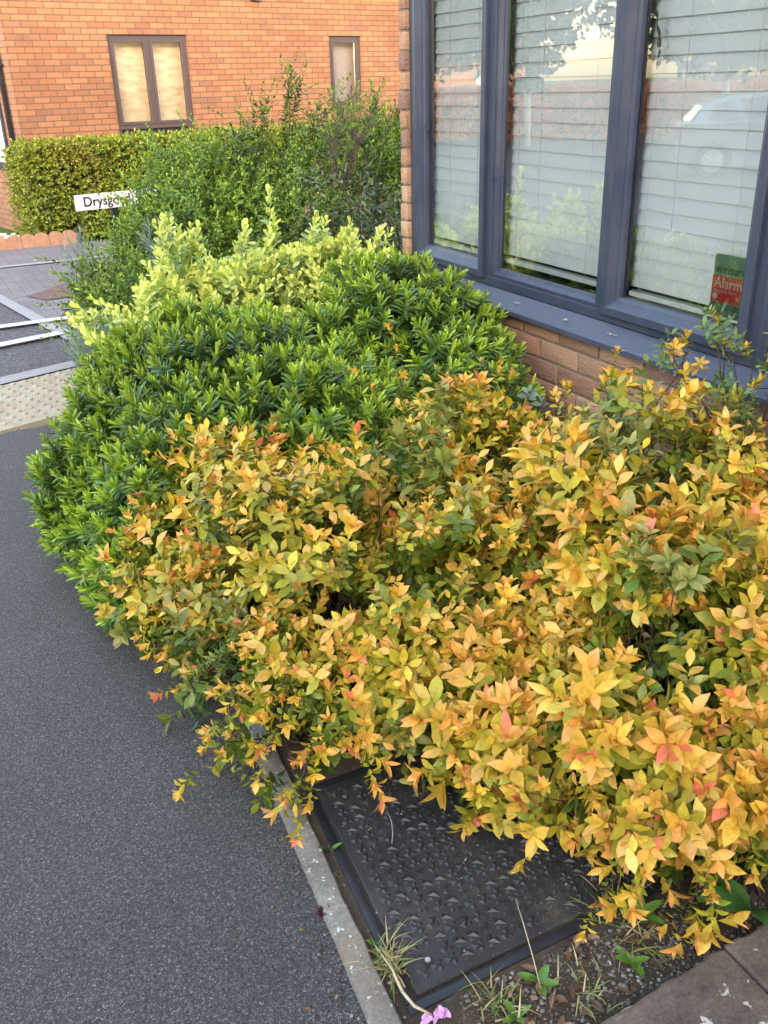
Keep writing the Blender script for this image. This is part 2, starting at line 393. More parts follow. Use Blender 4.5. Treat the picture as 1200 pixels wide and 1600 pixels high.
# tactile slabs: 400 mm blocks with 6 x 6 blisters
def tactile():
    mb = MB(); joint = 0.005
    for i in range(-1, 7):
        for j, dj in ((0, 0.4), (1, 0.31)):
            x0, x1, y0, y1 = i*0.4+joint/2, (i+1)*0.4-joint/2, j*0.4+joint/2, j*0.4+dj-joint/2
            T = Matrix(((-ux, uy, 0, 0.356), (-uy, -ux, 0, 5.262), (0, 0, 1, 0), (0, 0, 0, 1)))
            g = 0.85+0.3*rng.random()
            mb.box(x0, x1, y0, y1, -0.03, 0.006, T=T, bev=0.002)
            nj = 6 if j == 0 else 4
            for a in range(6):
                for b in range(nj):
                    cx, cy = x0+0.033+a*0.0655, y0+0.033+b*0.0655
                    vs = []; fs = []
                    for k, (rr, zz) in enumerate(((0.0165, 0.0055), (0.0145, 0.0125), (0.010, 0.0150))):
                        for q in range(8):
                            t = q*math.pi/4; vs.append(T @ Vector((cx+rr*math.cos(t), cy+rr*math.sin(t), zz)))
                    for k in range(2):
                        for q in range(8): fs.append((k*8+q, k*8+(q+1) % 8, k*8+8+(q+1) % 8, k*8+8+q))
                    fs.append(tuple(range(16, 24))); mb.add(vs, fs)
    o = mb.build('tactile_paving', M_tact)
    tag(o, 'buff blister tactile paving slabs by the kerb', kind='structure')
tactile()

# concrete edging between path and bed
def exy(y): return 0.397+(y-0.964)*0.075
def edging():
    mb = MB(); y = -1.2
    while y < 4.3:
        y1 = y+0.915
        a = [(exy(y+0.002), y+0.002), (exy(y+0.002)+0.05, y+0.002), (exy(y1)+0.05, y1-0.002), (exy(y1), y1-0.002)]
        n = 24; zt = 0.022
        rows = []
        for k in range(n+1):
            yy = y+0.002+(y1-y-0.004)*k/n
            w = 0.0008*math.sin(yy*41)+0.0007*rng.normal(); w2 = 0.0009*math.sin(yy*29+1)+0.0010*rng.normal()
            zz = zt+0.0012*rng.normal()
            rows += [(exy(yy)+w, yy, -0.03), (exy(yy)+w, yy, zz-0.006), (exy(yy)+w+0.006, yy, zz), (exy(yy)+0.045+w2, yy, zz), (exy(yy)+0.05+w2, yy, zz-0.006), (exy(yy)+0.05+w2, yy, -0.03)]
        fs = [(k*6+q, k*6+q+1, (k+1)*6+q+1, (k+1)*6+q) for k in range(n) for q in range(5)]
        fs += [(0, 1, 2, 3, 4, 5), tuple(n*6+q for q in (5, 4, 3, 2, 1, 0))]
        mb.add(rows, fs); y = y1
    tag(autosmooth(mb.build('path_edging', M_edging), 50), 'lichen spotted grey concrete edging strip between asphalt path and black cover', 'edging')
edging()

# ================================================================= NEAR HOUSE
D = 1.944
house = empty('brick_house', (D, 2.5, 0), 'buff brick house with slate grey window close behind the shrubs', 'house')
house_loc = Vector((D, 2.5, 0))
def hp(o):      # parent to an empty while keeping geometry in world coordinates
    o.matrix_parent_inverse = Matrix.Translation(-house_loc); return o
def bricks():
    mb = MB(); pal = [(0.42, 0.275, 0.18), (0.37, 0.22, 0.145), (0.47, 0.32, 0.21), (0.34, 0.20, 0.14), (0.27, 0.165, 0.135), (0.40, 0.25, 0.165), (0.43, 0.27, 0.175)]
    z0 = 0.576-0.075*8; joints0 = 2.710
    def course(z, row, ya, yb, ext=0):
        off = 0.0 if row % 2 else 0.1125
        k = math.floor((ya-joints0-off)/0.225)
        y = joints0+off+k*0.225
        while y < yb:
            a, b = max(y+0.005, ya), min(y+0.220, yb+ext)
            if b-a > 0.02:
                c = pal[rng.integers(len(pal))]; g = 0.85+0.3*rng.random()
                jx = rng.normal()*0.0012
                mb.box(D+jx, D+0.1, a, b, z+0.005, z+0.070, tuple(q*g for q in c), bev=0.003)
            y += 0.225
    for row in range(0, 9): course(z0+row*0.075, row, -2.5, 3.80, 0)
    for row in range(9, 33):
        e = 0.014 if row in (11, 12, 18, 24, 25) else 0
        z = z0+row*0.075
        c = pal[rng.integers(len(pal))]
        mb.box(D+rng.normal()*0.0015, D+0.1, 3.748, 3.80+e, z+0.005, z+0.070, c, bev=0.003)
        course(z, row, -2.5, 1.42)
    for row in range(31, 64): course(z0+row*0.075, row, -2.5, 3.8)
    o = hp(mb.build('brickwork', M_nearbrick, house)); autosmooth(o, 50)
    m = MB()
    m.box(D+0.007, D+0.09, -2.49, 3.795, -0.05, 0.632).box(D+0.007, D+0.09, 3.752, 3.795, 0.64, 4.7)
    m.box(D+0.007, D+0.09, -2.49, 1.415, 0.64, 4.7).box(D+0.007, D+0.09, 1.42, 3.75, 2.30, 4.7)
    hp(m.build('mortar', plain('mortar', (0.24, 0.205, 0.165), 0.95, 0.1, var=0.15, vs=60, bmp=0.5), house))
    # side walls and roof
    m = MB(); m.box(D+0.1, 9.5, 3.70, 3.795, -0.05, 4.7).box(9.4, 9.5, -2.5, 3.70, -0.05, 4.7).box(D+0.1, 9.4, -2.5, -2.4, -0.05, 4.7)
    hp(m.build('side_wall', plain('side_wall_brick', (0.36, 0.2, 0.12), 0.9, 0.2, var=0.2, vs=8), house))
    m = MB(); vs = [(D-0.35, -2.8, 4.7), (9.85, -2.8, 4.7), (9.85, 4.1, 4.7), (D-0.35, 4.1, 4.7), (5.7, -2.8, 7.4), (5.7, 4.1, 7.4)]
    m.add(vs, [(0, 1, 2, 3)[::-1], (0, 4, 5, 3)[::-1], (1, 2, 5, 4), (0, 1, 4), (2, 3, 5)])
    hp(m.build('roof', plain('roof_tile', (0.12, 0.08, 0.07), 0.9, var=0.2, vs=4), house))
bricks()

def frame_ring(mb, x0, x1, ya, yb, za, zb, w, bev=0.003, slope=0.0):
    """rectangular ring in the YZ plane, mitred; front face at x0, slopes back by `slope` toward the opening"""
    o = [(ya, za), (yb, za), (yb, zb), (ya, zb)]; i = [(ya+w, za+w), (yb-w, za+w), (yb-w, zb-w), (ya+w, zb-w)]
    e = bev
    rings = []
    oo = [(ya+e, za+e), (yb-e, za+e), (yb-e, zb-e), (ya+e, zb-e)]
    ws = w-0.012
    m = [(ya+ws*0.55, za+ws*0.55), (yb-ws*0.55, za+ws*0.55), (yb-ws*0.55, zb-ws*0.55), (ya+ws*0.55, zb-ws*0.55)]
    m2 = [(ya+ws, za+ws), (yb-ws, za+ws), (yb-ws, zb-ws), (ya+ws, zb-ws)]
    vs = []
    for pts, x in ((o, x1), (o, x0+e), (oo, x0), (m, x0), (m, x0+0.002), (m2, x0+slope*0.7), (m2, x0+slope*0.7+0.003), (i, x0+slope), (i, x1)):
        vs += [(x, p[0], p[1]) for p in pts]
    fs = []
    for k in range(8):
        for q in range(4): fs.append((k*4+q, k*4+(q+1) % 4, (k+1)*4+(q+1) % 4, (k+1)*4+q))
    mb.add(vs, fs)
FX = 1.965; ZTOP = 2.28
win = []
def window_unit():
    w = hp(MB().box(FX, FX+0.07, 3.68, 3.746, 0.702, ZTOP, bev=0.002).box(FX, FX+0.07, 1.735, 3.68, 0.702, 0.737, bev=0.002)
           .box(FX, FX+0.07, 1.735, 3.68, ZTOP-0.04, ZTOP, bev=0.002)
           .box(FX, FX+0.07, 3.085, 3.135, 0.738, ZTOP-0.041, bev=0.002).box(FX, FX+0.07, 2.38, 2.43, 0.738, ZTOP-0.041, bev=0.002)
           .box(FX, FX+0.07, 1.735, 1.775, 0.738, ZTOP-0.041, bev=0.002).build('window', M_frame, house))
    w['label'] = 'slate grey three light window with white blinds behind the glass'
    def sub(o): o.matrix_parent_inverse = Matrix.Identity(4); return o
    # opening sashes, first and third light; beads of the fixed middle light
    for ya, yb in ((3.128, 3.692), (1.774, 2.394)):
        m = MB(); frame_ring(m, FX-0.017, FX+0.05, ya, yb, 0.728, ZTOP-0.03, 0.060, slope=0.03)
        sub(m.build('sash', M_frame, w))
    m = MB(); frame_ring(m, FX+0.004, FX+0.05, 2.428, 3.088, 0.736, ZTOP-0.04, 0.036, slope=0.022)
    sub(m.build('glazing_bead', M_frame, w))
    for ya, yb, zb in ((3.187, 3.633, 0.786), (2.461, 3.055, 0.769), (1.833, 2.335, 0.786)):
        g = MB().add([(FX+0.028, ya, zb), (FX+0.028, yb, zb), (FX+0.028, yb, ZTOP-0.09), (FX+0.028, ya, ZTOP-0.09)], [(0, 3, 2, 1)]).build('pane', M_glass, w, recalc=False)
        sub(g)
        m = MB(); t = 0.007
        m.box(FX+0.030, FX+0.05, ya-.004, ya+t, zb, ZTOP-.09).box(FX+0.030, FX+0.05, yb-t, yb+.004, zb, ZTOP-.09).box(FX+0.030, FX+0.05, ya+t, yb-t, zb-.002, zb+t)
        sub(m.build('gasket', M_gasket, w))
    # sill
    m = MB()
    prof = [(1.905, 0.636), (1.905, 0.652), (1.909, 0.658), (1.963, 0.700), (2.03, 0.700), (2.03, 0.640), (1.92, 0.630)]
    vs = [(x, 1.40, z) for x, z in prof]+[(x, 3.747, z) for x, z in prof]; n = len(prof)
    m.add(vs, [tuple(range(n)), tuple(range(n, 2*n))[::-1]]+[(i, (i+1) % n, n+(i+1) % n, n+i) for i in range(n)])
    hp(m.build('window_sill', M_sill, house))
    for yy in (2.30, 2.55, 2.845):
        m = MB(); r_ = np.random.default_rng(int(yy*100))
        for q in range(6):
            c = Vector((1.932+r_.normal()*0.004, yy+r_.normal()*0.012, 0.679)); m.tube([c, c+Vector((0.001, 0, 0.0035))], [0.0035, 0.0015], 7)
        hp(m.build('dropping', M_kerb, house))
    # right hand post and panel
    m = MB(); m.box(FX-0.012, FX+0.09, 1.70, 1.733, 0.703, ZTOP, bev=0.003).box(FX+0.004, FX+0.09, 1.42, 1.698, 0.703, ZTOP, bev=0.003).box(FX-0.006, FX+0.02, 1.56, 1.58, 0.703, ZTOP, bev=0.002)
    hp(m.build('window_post', M_frame, house))
    m = MB(); m.box(FX-0.005, FX+0.09, 1.42, 3.746, ZTOP+0.002, 2.30)
    hp(m.build('lintel', M_frame, house))
    # dark room behind
    m = MB()
    x0, x1, y0, y1, z0, z1 = 2.045, 3.6, 1.5, 3.69, 0.3, 2.4
    m.add([(x0,y0,z0),(x1,y0,z0),(x1,y1,z0),(x0,y1,z0),(x0,y0,z1),(x1,y0,z1),(x1,y1,z1),(x0,y1,z1)], [(0,1,2,3),(4,7,6,5),(0,4,5,1),(1,5,6,2),(2,6,7,3)])
    hp(m.build('room_lining', M_room, house))
window_unit()

def blind(ya, yb, i, label):
    e = empty('venetian_blind', (2.028, (ya+yb)/2, 0.80), label, 'blind', 'white blinds hanging inside the window')
    inv = Matrix.Translation((-2.028, -(ya+yb)/2, -0.80))
    mb = MB(); z = 0.845; r = np.random.default_rng(40+i)
    while z < 2.24:
        tl = R(79+r.normal()*0.8); ca, sa = math.cos(tl), math.sin(tl); n = 4; vs = []; sg = r.normal()*0.0006; skew = r.normal()*0.0007
        for yy, dz in ((ya, sg-skew), ((ya+yb)/2, -abs(sg)*.6), (yb, sg+skew)):
            for k in range(n+1):
                s = (k/n-0.5)*0.0484; bow = 0.0022*(1-(2*k/n-1)**2)
                vs.append((2.028 + s*ca - bow*sa, yy, z + s*sa + bow*ca + dz))
        fs = [(q*(n+1)+k, q*(n+1)+k+1, (q+1)*(n+1)+k+1, (q+1)*(n+1)+k) for q in range(2) for k in range(n)]
        mb.add(vs, fs); z += 0.0475
    o = mb.build('slats', M_blind, e, True); o.matrix_parent_inverse = inv
    o = MB().box(2.012, 2.044, ya, yb, 0.790, 0.808, bev=0.003).build('bottom_rail', M_blind, e); o.matrix_parent_inverse = inv
    mb = MB()
    for f in (0.16, 0.84):
        y = ya+(yb-ya)*f
        mb.tube([(2.006, y, 0.80), (2.005, y, 2.24)], 0.0009, 4)
        zz = 0.845
        while zz < 2.2:
            mb.tube([(2.006, y, zz+0.02), (2.002, y-0.004, zz), (2.006, y-0.001, zz-0.02)], 0.0006, 3); zz += 0.0475
    y = ya+(yb-ya)*0.62
    mb.tube([(2.004, y, 1.02), (2.003, y+.003, 1.6), (2.004, y, 2.24)], 0.0012, 4)
    o = mb.build('ladder_cord', M_white, e); o.matrix_parent_inverse = inv
blind(3.19, 3.645, 0, 'white slatted blind behind the narrow pane furthest from the camera')
blind(2.455, 3.078, 1, 'white slatted blind behind the middle pane')
blind(1.825, 2.362, 2, 'white slatted blind behind the pane with the alarm sticker')

# alarm sticker inside the glass, seen from -X: its right is -Y
def sticker():
    e = empty('alarm_sticker', (1.999, 1.93, 0.82), 'green and red alarm company sticker inside the lower corner of the window', 'sticker')
    inv = Matrix.Translation((-1.999, -1.93, -0.82)); X = 1.9990
    y0, y1, z0, z1 = 1.963, 1.825, 0.806, 0.977
    def T(y, z, x): return Matrix(((0, 0, -1, x), (-1, 0, 0, y), (0, 1, 0, z), (0, 0, 0, 1)))
    def add(o): o.matrix_parent_inverse = inv; return o
    gm = plain('sticker_green', (0.13, 0.24, 0.15), 0.5, var=0.3, vs=14); gd = plain('sticker_dark_green', (0.035, 0.085, 0.085), 0.5, var=0.3, vs=14)
    rm = plain('sticker_red', (0.42, 0.018, 0.022), 0.5, var=0.15, vs=20); tx = plain('sticker_letter_dark', (0.01, 0.02, 0.02), 0.5)
    pk = plain('sticker_letter_pale', (0.55, 0.38, 0.32), 0.5)
    c = 0.008
    add(MB().prism([(0, 0), (0.138, 0), (0.138, 0.171), (c, 0.171), (0, 0.171-c)], 0, 0.0008, T=T(y0, z0, X)).build('backing', gm, e))
    add(MB().prism([(0, 0), (0.138, 0), (0.138, 0.038), (0, 0.038)], 0, 0.0004, T=T(y0, z0, X-0.0012)).build('lower_band', gd, e))
    add(MB().prism([(0, 0.040), (0.138, 0.040), (0.138, 0.112), (0, 0.112)], 0, 0.0004, T=T(y0, z0, X-0.0012)).build('red_band', rm, e))
    add(text_mesh('verisure', 0.034, 'lettering', tx, T(y0-0.008, z0+0.120, X-0.0014), e, 0.0002, bold=0.0004))
    add(text_mesh('Alarm', 0.042, 'lettering', pk, T(y0-0.009, z0+0.080, X-0.0022), e, 0.0002, bold=0.0005))
    add(text_mesh('Images & Alarm', 0.014, 'lettering', pk, T(y0-0.008, z0+0.067, X-0.0022), e, 0.0002))
    m = MB()
    for k in range(7):
        t = k/7*2*math.pi; m.prism([(0.017+0.0085*math.cos(t+q*math.pi/3)*.6+0.005*math.cos(t), 0.055+0.0085*math.sin(t+q*math.pi/3)*.6+0.005*math.sin(t)) for q in range(6)], 0, 0.0002+k*0.00003, T=T(y0, z0, X-0.0022))
    m.prism([(0.012, 0.052), (0.016, 0.052), (0.013, 0.044)], 0, 0.00015, T=T(y0, z0, X-0.0022))
    add(m.build('emblem', pk, e))
sticker()

# twisted ornament hanging inside the third pane
def ornament():
    vs = []; n = 40; w = 0.008
    for k in range(n+1):
        t = k/n; z = 1.600-0.150*t; y = 2.302-0.028*math.sin(t*2.1)-0.002*math.sin(t*20)
        ww = w*(1.1-0.55*t)*(0.75+0.25*math.sin(t*26)); a = t*9
        for s in (-1, 1): vs.append((1.9985+0.0035*math.sin(a)*s, y+ww*s*(0.6+0.4*abs(math.cos(a))), z))
    fs = [(2*k, 2*k+1, 2*k+3, 2*k+2) for k in range(n)]
    m, nn, b = mat('smoked_plastic'); b.inputs['Base Color'].default_value = (0.09, 0.08, 0.05, 1); b.inputs['Roughness'].default_value = 0.15
    o = MB().add(vs, fs).build('window_ornament', m, None, True)
    s = o.modifiers.new('thick', 'SOLIDIFY'); s.thickness = 0.0015
    tag(o, 'small twisted brown ornament hanging behind the glass of the nearest pane', 'ornament')
ornament()

# ================================================================= FAR HOUSE
A = R(12.089); FY = 13.669
def ft(t, off=0.0, z=0.0):     # along the front wall t, off towards the camera
    return (t*math.cos(A)+off*math.sin(A), FY+t*math.sin(A)-off*math.cos(A), z)
FT = Matrix(((math.cos(A), math.sin(A), 0, 0), (math.sin(A), -math.cos(A), 0, FY), (0, 0, 1, 0), (0, 0, 0, 1)))   # (t, off, z)
far = empty('brick_house', ft(6, 0, -0.4), 'orange brick house wall with brown framed windows behind the hedge', 'house')
far.rotation_euler = (0, 0, 0)
def fp(o): o.matrix_parent_inverse = Matrix.Translation(-Vector(ft(6, 0, -0.4))); return o
ZT = 2.127
def wall_with_holes(name, t0, t1, z0, z1, holes, m, u0):
    ts = sorted({t0, t1, *[h[0] for h in holes], *[h[1] for h in holes]}); zs = sorted({z0, z1, *[h[2] for h in holes], *[h[3] for h in holes]})
    V = []; F = []; UV = []
    def q(ps, uv):
        o = len(V); V.extend(ps); UV.extend(uv); F.append((o, o+1, o+2, o+3))
    for a, b in zip(ts, ts[1:]):
        for c, d in zip(zs, zs[1:]):
            if any(h[0] <= a and b <= h[1] and h[2] <= c and d <= h[3] for h in holes): continue
            q([ft(a, 0, c), ft(b, 0, c), ft(b, 0, d), ft(a, 0, d)], [(a-u0+9, c-ZT+3), (b-u0+9, c-ZT+3), (b-u0+9, d-ZT+3), (a-u0+9, d-ZT+3)])
    dp = -0.1
    for h in holes:
        a, b, c, d = h
        for (p, s) in (((a, c), (a, d)), ((b, c), (b, d)), ((a, d), (b, d)), ((a, c), (b, c))):
            q([ft(p[0], 0, p[1]), ft(s[0], 0, s[1]), ft(s[0], dp, s[1]), ft(p[0], dp, p[1])], [(9, p[1]-ZT+3), (9+abs(s[0]-p[0]), s[1]-ZT+3), (9.1+abs(s[0]-p[0]), s[1]-ZT+3), (9.1, p[1]-ZT+3)])
    return fp(npmesh(name, V, F, m, far, uv=UV))
holes = [(2.89, 4.095, 0.30, ZT), (6.60, 7.235, 1.077, ZT)]
wall_with_holes('front_wall', 1.50, 13.0, -0.45, 5.0, holes, M_farbrick, 1.748)
# soldier course
m = MB()
for k in range(0, 74):
    t = 5.95+k*0.075
    m.box(t+0.004, t+0.071, -0.02, 0.004, 2.632, 2.845, T=FT, bev=0.001, c=tuple(x*(0.85+0.3*rng.random()) for x in (0.42, 0.165, 0.08)))
fp(m.build('soldier_course', attr_mat('soldier_brick', 0.85, 0.2, 40, 0.3), far))
# return wall receding to the left
Lr = (-math.sin(A), math.cos(A))
c0 = ft(1.5)
V = [(c0[0]+Lr[0]*s, c0[1]+Lr[1]*s, z) for s, z in ((0, -0.45), (9, -0.45), (9, 5.0), (0, 5.0))]
fp(npmesh('side_wall', V, [(0, 1, 2, 3)], brick_mat('side_brick', (0.34, 0.2, 0.13), (0.28, 0.15, 0.10), (0.13, 0.10, 0.08), (0.2, 0.12, 0.1)), far, uv=[(0, 0.423), (9, 0.423), (9, 5.873), (0, 5.873)]))
m = MB(); vs = [ft(1.2, 0.35, 5.0), ft(13.3, 0.35, 5.0), ft(13.3, -9, 5.0), ft(1.2, -9, 5.0), ft(1.2, -4.3, 7.6), ft(13.3, -4.3, 7.6)]
m.add(vs, [(0, 1, 2, 3), (0, 4, 5, 1), (2, 5, 4, 3), (0, 3, 4), (1, 5, 2)]); fp(m.build('roof', plain('far_roof_tile', (0.13, 0.08, 0.07), 0.9, var=0.2, vs=3), far))
def far_window(t0, t1, z0, z1, mull, blindm, trans=None):
    w = 0.055
    m = MB(); dy0, dy1 = -0.095, -0.035
    m.box(t0+.002, t0+w, dy0, dy1, z0, z1-.002, T=FT, bev=.003).box(t1-w, t1-.002, dy0, dy1, z0, z1-.002, T=FT, bev=.003)
    m.box(t0+w, t1-w, dy0, dy1, z1-w, z1-.002, T=FT, bev=.003).box(t0+w, t1-w, dy0, dy1, z0, z0+w, T=FT, bev=.003)
    if trans: m.box(t0+w, t1-w, dy0+.001, dy1-.001, trans-.03, trans+.03, T=FT, bev=.003)
    if mull: m.box(mull-.03, mull+.03, dy0+.001, dy1-.001, (trans or z0)+.031, z1-w-.001, T=FT, bev=.003)
    W = fp(m.build('window', M_brownframe, far))
    zb = (trans+.03) if trans else z0+w
    cells = [(t0+w, mull-.03), (mull+.03, t1-w)] if mull else [(t0+w, t1-w)]
    for a, b in cells:
        m = MB(); s = 0.04
        m.box(a, a+s, dy1-.03, dy1+.012, zb, z1-w, T=FT, bev=.003).box(b-s, b, dy1-.03, dy1+.012, zb, z1-w, T=FT, bev=.003)
        m.box(a+s, b-s, dy1-.03, dy1+.012, zb, zb+s, T=FT, bev=.003).box(a+s, b-s, dy1-.03, dy1+.012, z1-w-s, z1-w, T=FT, bev=.003)
        m.build('sash', M_brownframe, W)
        MB().add([ft(a+s, -.05, zb+s), ft(b-s, -.05, zb+s), ft(b-s, -.05, z1-w-s), ft(a+s, -.05, z1-w-s)], [(0, 1, 2, 3)]).build('pane', M_glass2, W, recalc=False)
    if trans: MB().add([ft(t0+w, -.06, z0+w), ft(t1-w, -.06, z0+w), ft(t1-w, -.06, trans-.03), ft(t0+w, -.06, trans-.03)], [(0, 1, 2, 3)]).build('pane', M_gasket, W)
    MB().box(t0-.01, t1+.01, -.11, .03, z0-.03, z0-.002, T=FT, bev=.002).build('sill', M_brownframe, W)
    MB().add([ft(t0, -.2, z0), ft(t1, -.2, z0), ft(t1, -.2, z1), ft(t0, -.2, z1)], [(0, 1, 2, 3)]).build('blind', blindm, W)
    return W
far_window(2.89, 4.095, 0.30, ZT, 3.49, M_creamrefl, 0.95)  # cream sheet behind these panes carries the painted reflection
far_window(6.60, 7.235, 1.077, ZT, None, M_pinkblind)
# downpipe, flue and side window
def side(s, off, z): return Vector((c0[0]+Lr[0]*s-math.cos(A)*off, c0[1]+Lr[1]*s-math.sin(A)*off, z))
pipe = MB().tube([side(0.24, 0.05, -0.4), side(0.24, 0.05, 4.9)], 0.034, 10)
for z in (0.2, 1.75, 3.3): pipe.tube([side(0.24, 0.05, z), side(0.24, 0.05, z+0.05)], 0.043, 10).tube([side(0.16, 0.03, z+.025), side(0.32, 0.03, z+.025)], 0.012, 6)
fp(pipe.build('downpipe', M_black, far, True))
m = MB(); Sd = Matrix(((Lr[0], -math.cos(A), 0, c0[0]), (Lr[1], -math.sin(A), 0, c0[1]), (0, 0, 1, 0), (0, 0, 0, 1)))
m.box(0.60, 0.68, 0, 0.03, 0.45, 2.0, T=Sd).box(2.4, 2.46, 0, 0.03, 0.45, 2.0, T=Sd).box(0.68, 2.4, 0, 0.03, 0.45, 0.55, T=Sd).box(0.68, 2.4, 0, 0.03, 1.92, 2.0, T=Sd)
W = fp(m.build('window', plain('dark_blue_frame', (0.03, 0.035, 0.06), 0.4), far))
MB().box(0.68, 2.4, 0.004, 0.012, 0.55, 1.92, T=Sd).build('blind', M_blind, W)
m = MB(); m.box(5.20, 5.34, 0, 0.07, 2.62, 3.2, T=FT, bev=.006).box(5.185, 5.335, 0.0, 0.085, 2.59, 2.615, T=FT, bev=.004)
fp(m.build('meter_vent', plain('grey_white_vent', (0.5, 0.5, 0.52), 0.5), far))

# ================================================================= LEAF ENGINE
def rotm(axis, ang):
    axis = axis/np.linalg.norm(axis); x, y, z = axis; c, s = math.cos(ang), math.sin(ang); C1 = 1-c
    return np.array([[c+x*x*C1, x*y*C1-z*s, x*z*C1+y*s], [y*x*C1+z*s, c+y*y*C1, y*z*C1-x*s], [z*x*C1-y*s, z*y*C1+x*s, c+z*z*C1]])
def leaf(widths, L_, W_, curl, fold, twist=0.0):
    """leaf along +Y, normal +Z; rows of 3 verts; returns V, F, s (0 base..1 tip)"""
    n = len(widths); V = []; s_ = []
    for k, w in enumerate(widths):
        s = k/(n-1); y = L_*(s - 0.18*curl*s*s); z = -curl*L_*0.55*s*s
        for c in (-1, 0, 1):
            ww = W_*w*0.5*c; tz = abs(ww)*fold
            a = twist*s; V.append((ww*math.cos(a), y, z+tz+ww*math.sin(a))); s_.append(s)
    F = [(3*k+c, 3*k+c+1, 3*k+c+4, 3*k+c+3) for k in range(n-1) for c in (0, 1)]
    return np.array(V), np.array(F), np.array(s_)
def Rz(a): c, s = math.cos(a), math.sin(a); return np.array([[c, -s, 0], [s, c, 0], [0, 0, 1]])
def Rx(a): c, s = math.cos(a), math.sin(a); return np.array([[1, 0, 0], [0, c, -s], [0, s, c]])
OV = [0.06, 0.62, 1.0, 0.72, 0.02]                # ovate, pointed
OV4 = [0.08, 0.9, 0.8, 0.02]
OB = [0.12, 0.6, 1.0, 0.7]                       # obovate, blunt
LN = [0.25, 0.9, 0.95, 0.12]
LB = [0.3, 0.85, 1.0, 0.85, 0.30]                     # narrow
def sprig(kind, rg):
    """list of leaves -> V, F, t (height along sprig), rl (random per leaf), s along leaf"""
    Vs, Fs, T_, Rl, Sl = [], [], [], [], []; o = 0
    bend = rg.normal(size=2)*0.25
    def put(h, az, pitch, sh, L_, W_, curl, fold, t, tw=0.0):
        nonlocal o
        V, F, s = leaf(sh, L_, W_, curl, fold, tw)
        V = V @ Rx(pitch).T @ Rz(az).T
        V = V + np.array([bend[0]*h*h*6, bend[1]*h*h*6, h]); Vs.append(V); Fs.append(F+o); o += len(V)
        T_.append(np.full(len(V), t)); Rl.append(np.full(len(V), rg.random())); Sl.append(s)
    az = rg.random()*6.28
    if kind == 'spirea':
        n = rg.integers(9, 14); H = 0.05+0.045*rg.random()
        for k in range(n):
            t = k/(n-1); az += 2.4+rg.normal()*0.3
            sz = (0.019+0.020*t)*(0.8+0.45*rg.random())
            put(H*t, az, R(12+46*t*t+rg.normal()*12), OV, sz*1.25, sz*0.60, 0.1+0.45*rg.random(), 0.25+0.3*rg.random(), t, rg.normal()*0.25)
        for k in range(rg.integers(3, 6)):
            az += 1.7; put(H*1.03, az, R(42+38*rg.random()), OV, 0.032+0.022*rg.random(), 0.0135+0.006*rg.random(), 0.1+0.45*rg.random(), 0.42, 1.0, rg.normal()*0.2)
    elif kind == 'spirea_small':
        n = rg.integers(10, 15); H = 0.06+0.04*rg.random()
        for k in range(n):
            t = k/(n-1); az += 2.4+rg.normal()*0.4; sz = (0.014+0.010*math.sin(t*3.0))*(0.8+0.4*rg.random())
            put(H*t, az, R(5+45*t*t+rg.normal()*16), OV, sz*1.45, sz*0.72, 0.3*rg.random(), 0.25, t*0.75, rg.normal()*0.3)
    elif kind == 'hebe':
        n = 13; H = 0.055+0.02*rg.random()
        for k in range(n):
            t = k/(n-1)
            for q in (0, math.pi):
                sz = 0.046*(1-0.35*t)*(0.85+0.3*rg.random())
                put(H*t, az+q+rg.normal()*0.14, R(14+64*t**1.5+rg.normal()*8), LB, sz*1.1, sz*0.245, 0.12+0.3*(1-t)*rg.random(), 0.5, t)
            az += math.pi/2+rg.normal()*0.12
    elif kind == 'euonymus':
        n = rg.integers(6, 9); H = 0.06+0.05*rg.random()
        for k in range(n):
            t = k/(n-1)
            for q in (0, math.pi):
                sz = 0.036*(1-0.25*t)*(0.75+0.4*rg.random())
                put(H*t, az+q+rg.normal()*0.2, R(20+48*t+rg.normal()*10), OB, sz, sz*0.56, -0.1+0.3*rg.random(), 0.35, t)
            az += math.pi/2+rg.normal()*0.2
    elif kind == 'privet':
        n = rg.integers(10, 14); H = 0.13+0.08*rg.random()
        for k in range(n):
            t = k/(n-1)
            for q in (0, math.pi):
                sz = 0.030*(1-0.3*t)*(0.7+0.5*rg.random())
                put(H*t, az+q+rg.normal()*0.3, R(18+40*t+rg.normal()*15), LN, sz, sz*0.42, 0.2*rg.random(), 0.35, t)
            az += math.pi/2+rg.normal()*0.3
    elif kind == 'hedge':
        n = 8; H = 0.09
        for k in range(n):
            t = k/(n-1); az += 2.4; sz = 0.036*(0.7+0.5*rg.random())
            put(H*t, az, R(15+45*t+rg.normal()*20), OV4, sz, sz*0.62, 0.2*rg.random(), 0.3, t)
    elif kind == 'lavender':
        for k in range(26):
            az += 2.4; put(0.004*k, az, R(48+28*rg.random()), LN, 0.045+0.02*rg.random(), 0.0035, 0.15*rg.random(), 0.2, k/26)
    elif kind == 'twiggy':
        n = 8; H = 0.13
        for k in range(n):
            t = k/(n-1); az += 2.4+rg.normal()*0.5; sz = 0.030*(0.6+0.7*rg.random())
            put(H*t, az, R(-10+40*t+rg.normal()*25), OV4, sz*1.2, sz*0.38, 0.4*rg.random(), 0.3, t)
    elif kind == 'nandina':
        n = 5
        for k in range(n):
            t = k/(n-1)
            for q in (0, 2.1, 4.2):
                sz = 0.042*(0.75+0.5*rg.random())
                put(0.09*t, az+q+rg.normal()*0.4, R(5+35*t+rg.normal()*18), OV, sz*1.15, sz*0.42, 0.1+0.3*rg.random(), 0.35, t, rg.normal()*0.3)
            az += 1.1
    elif kind == 'senecio':
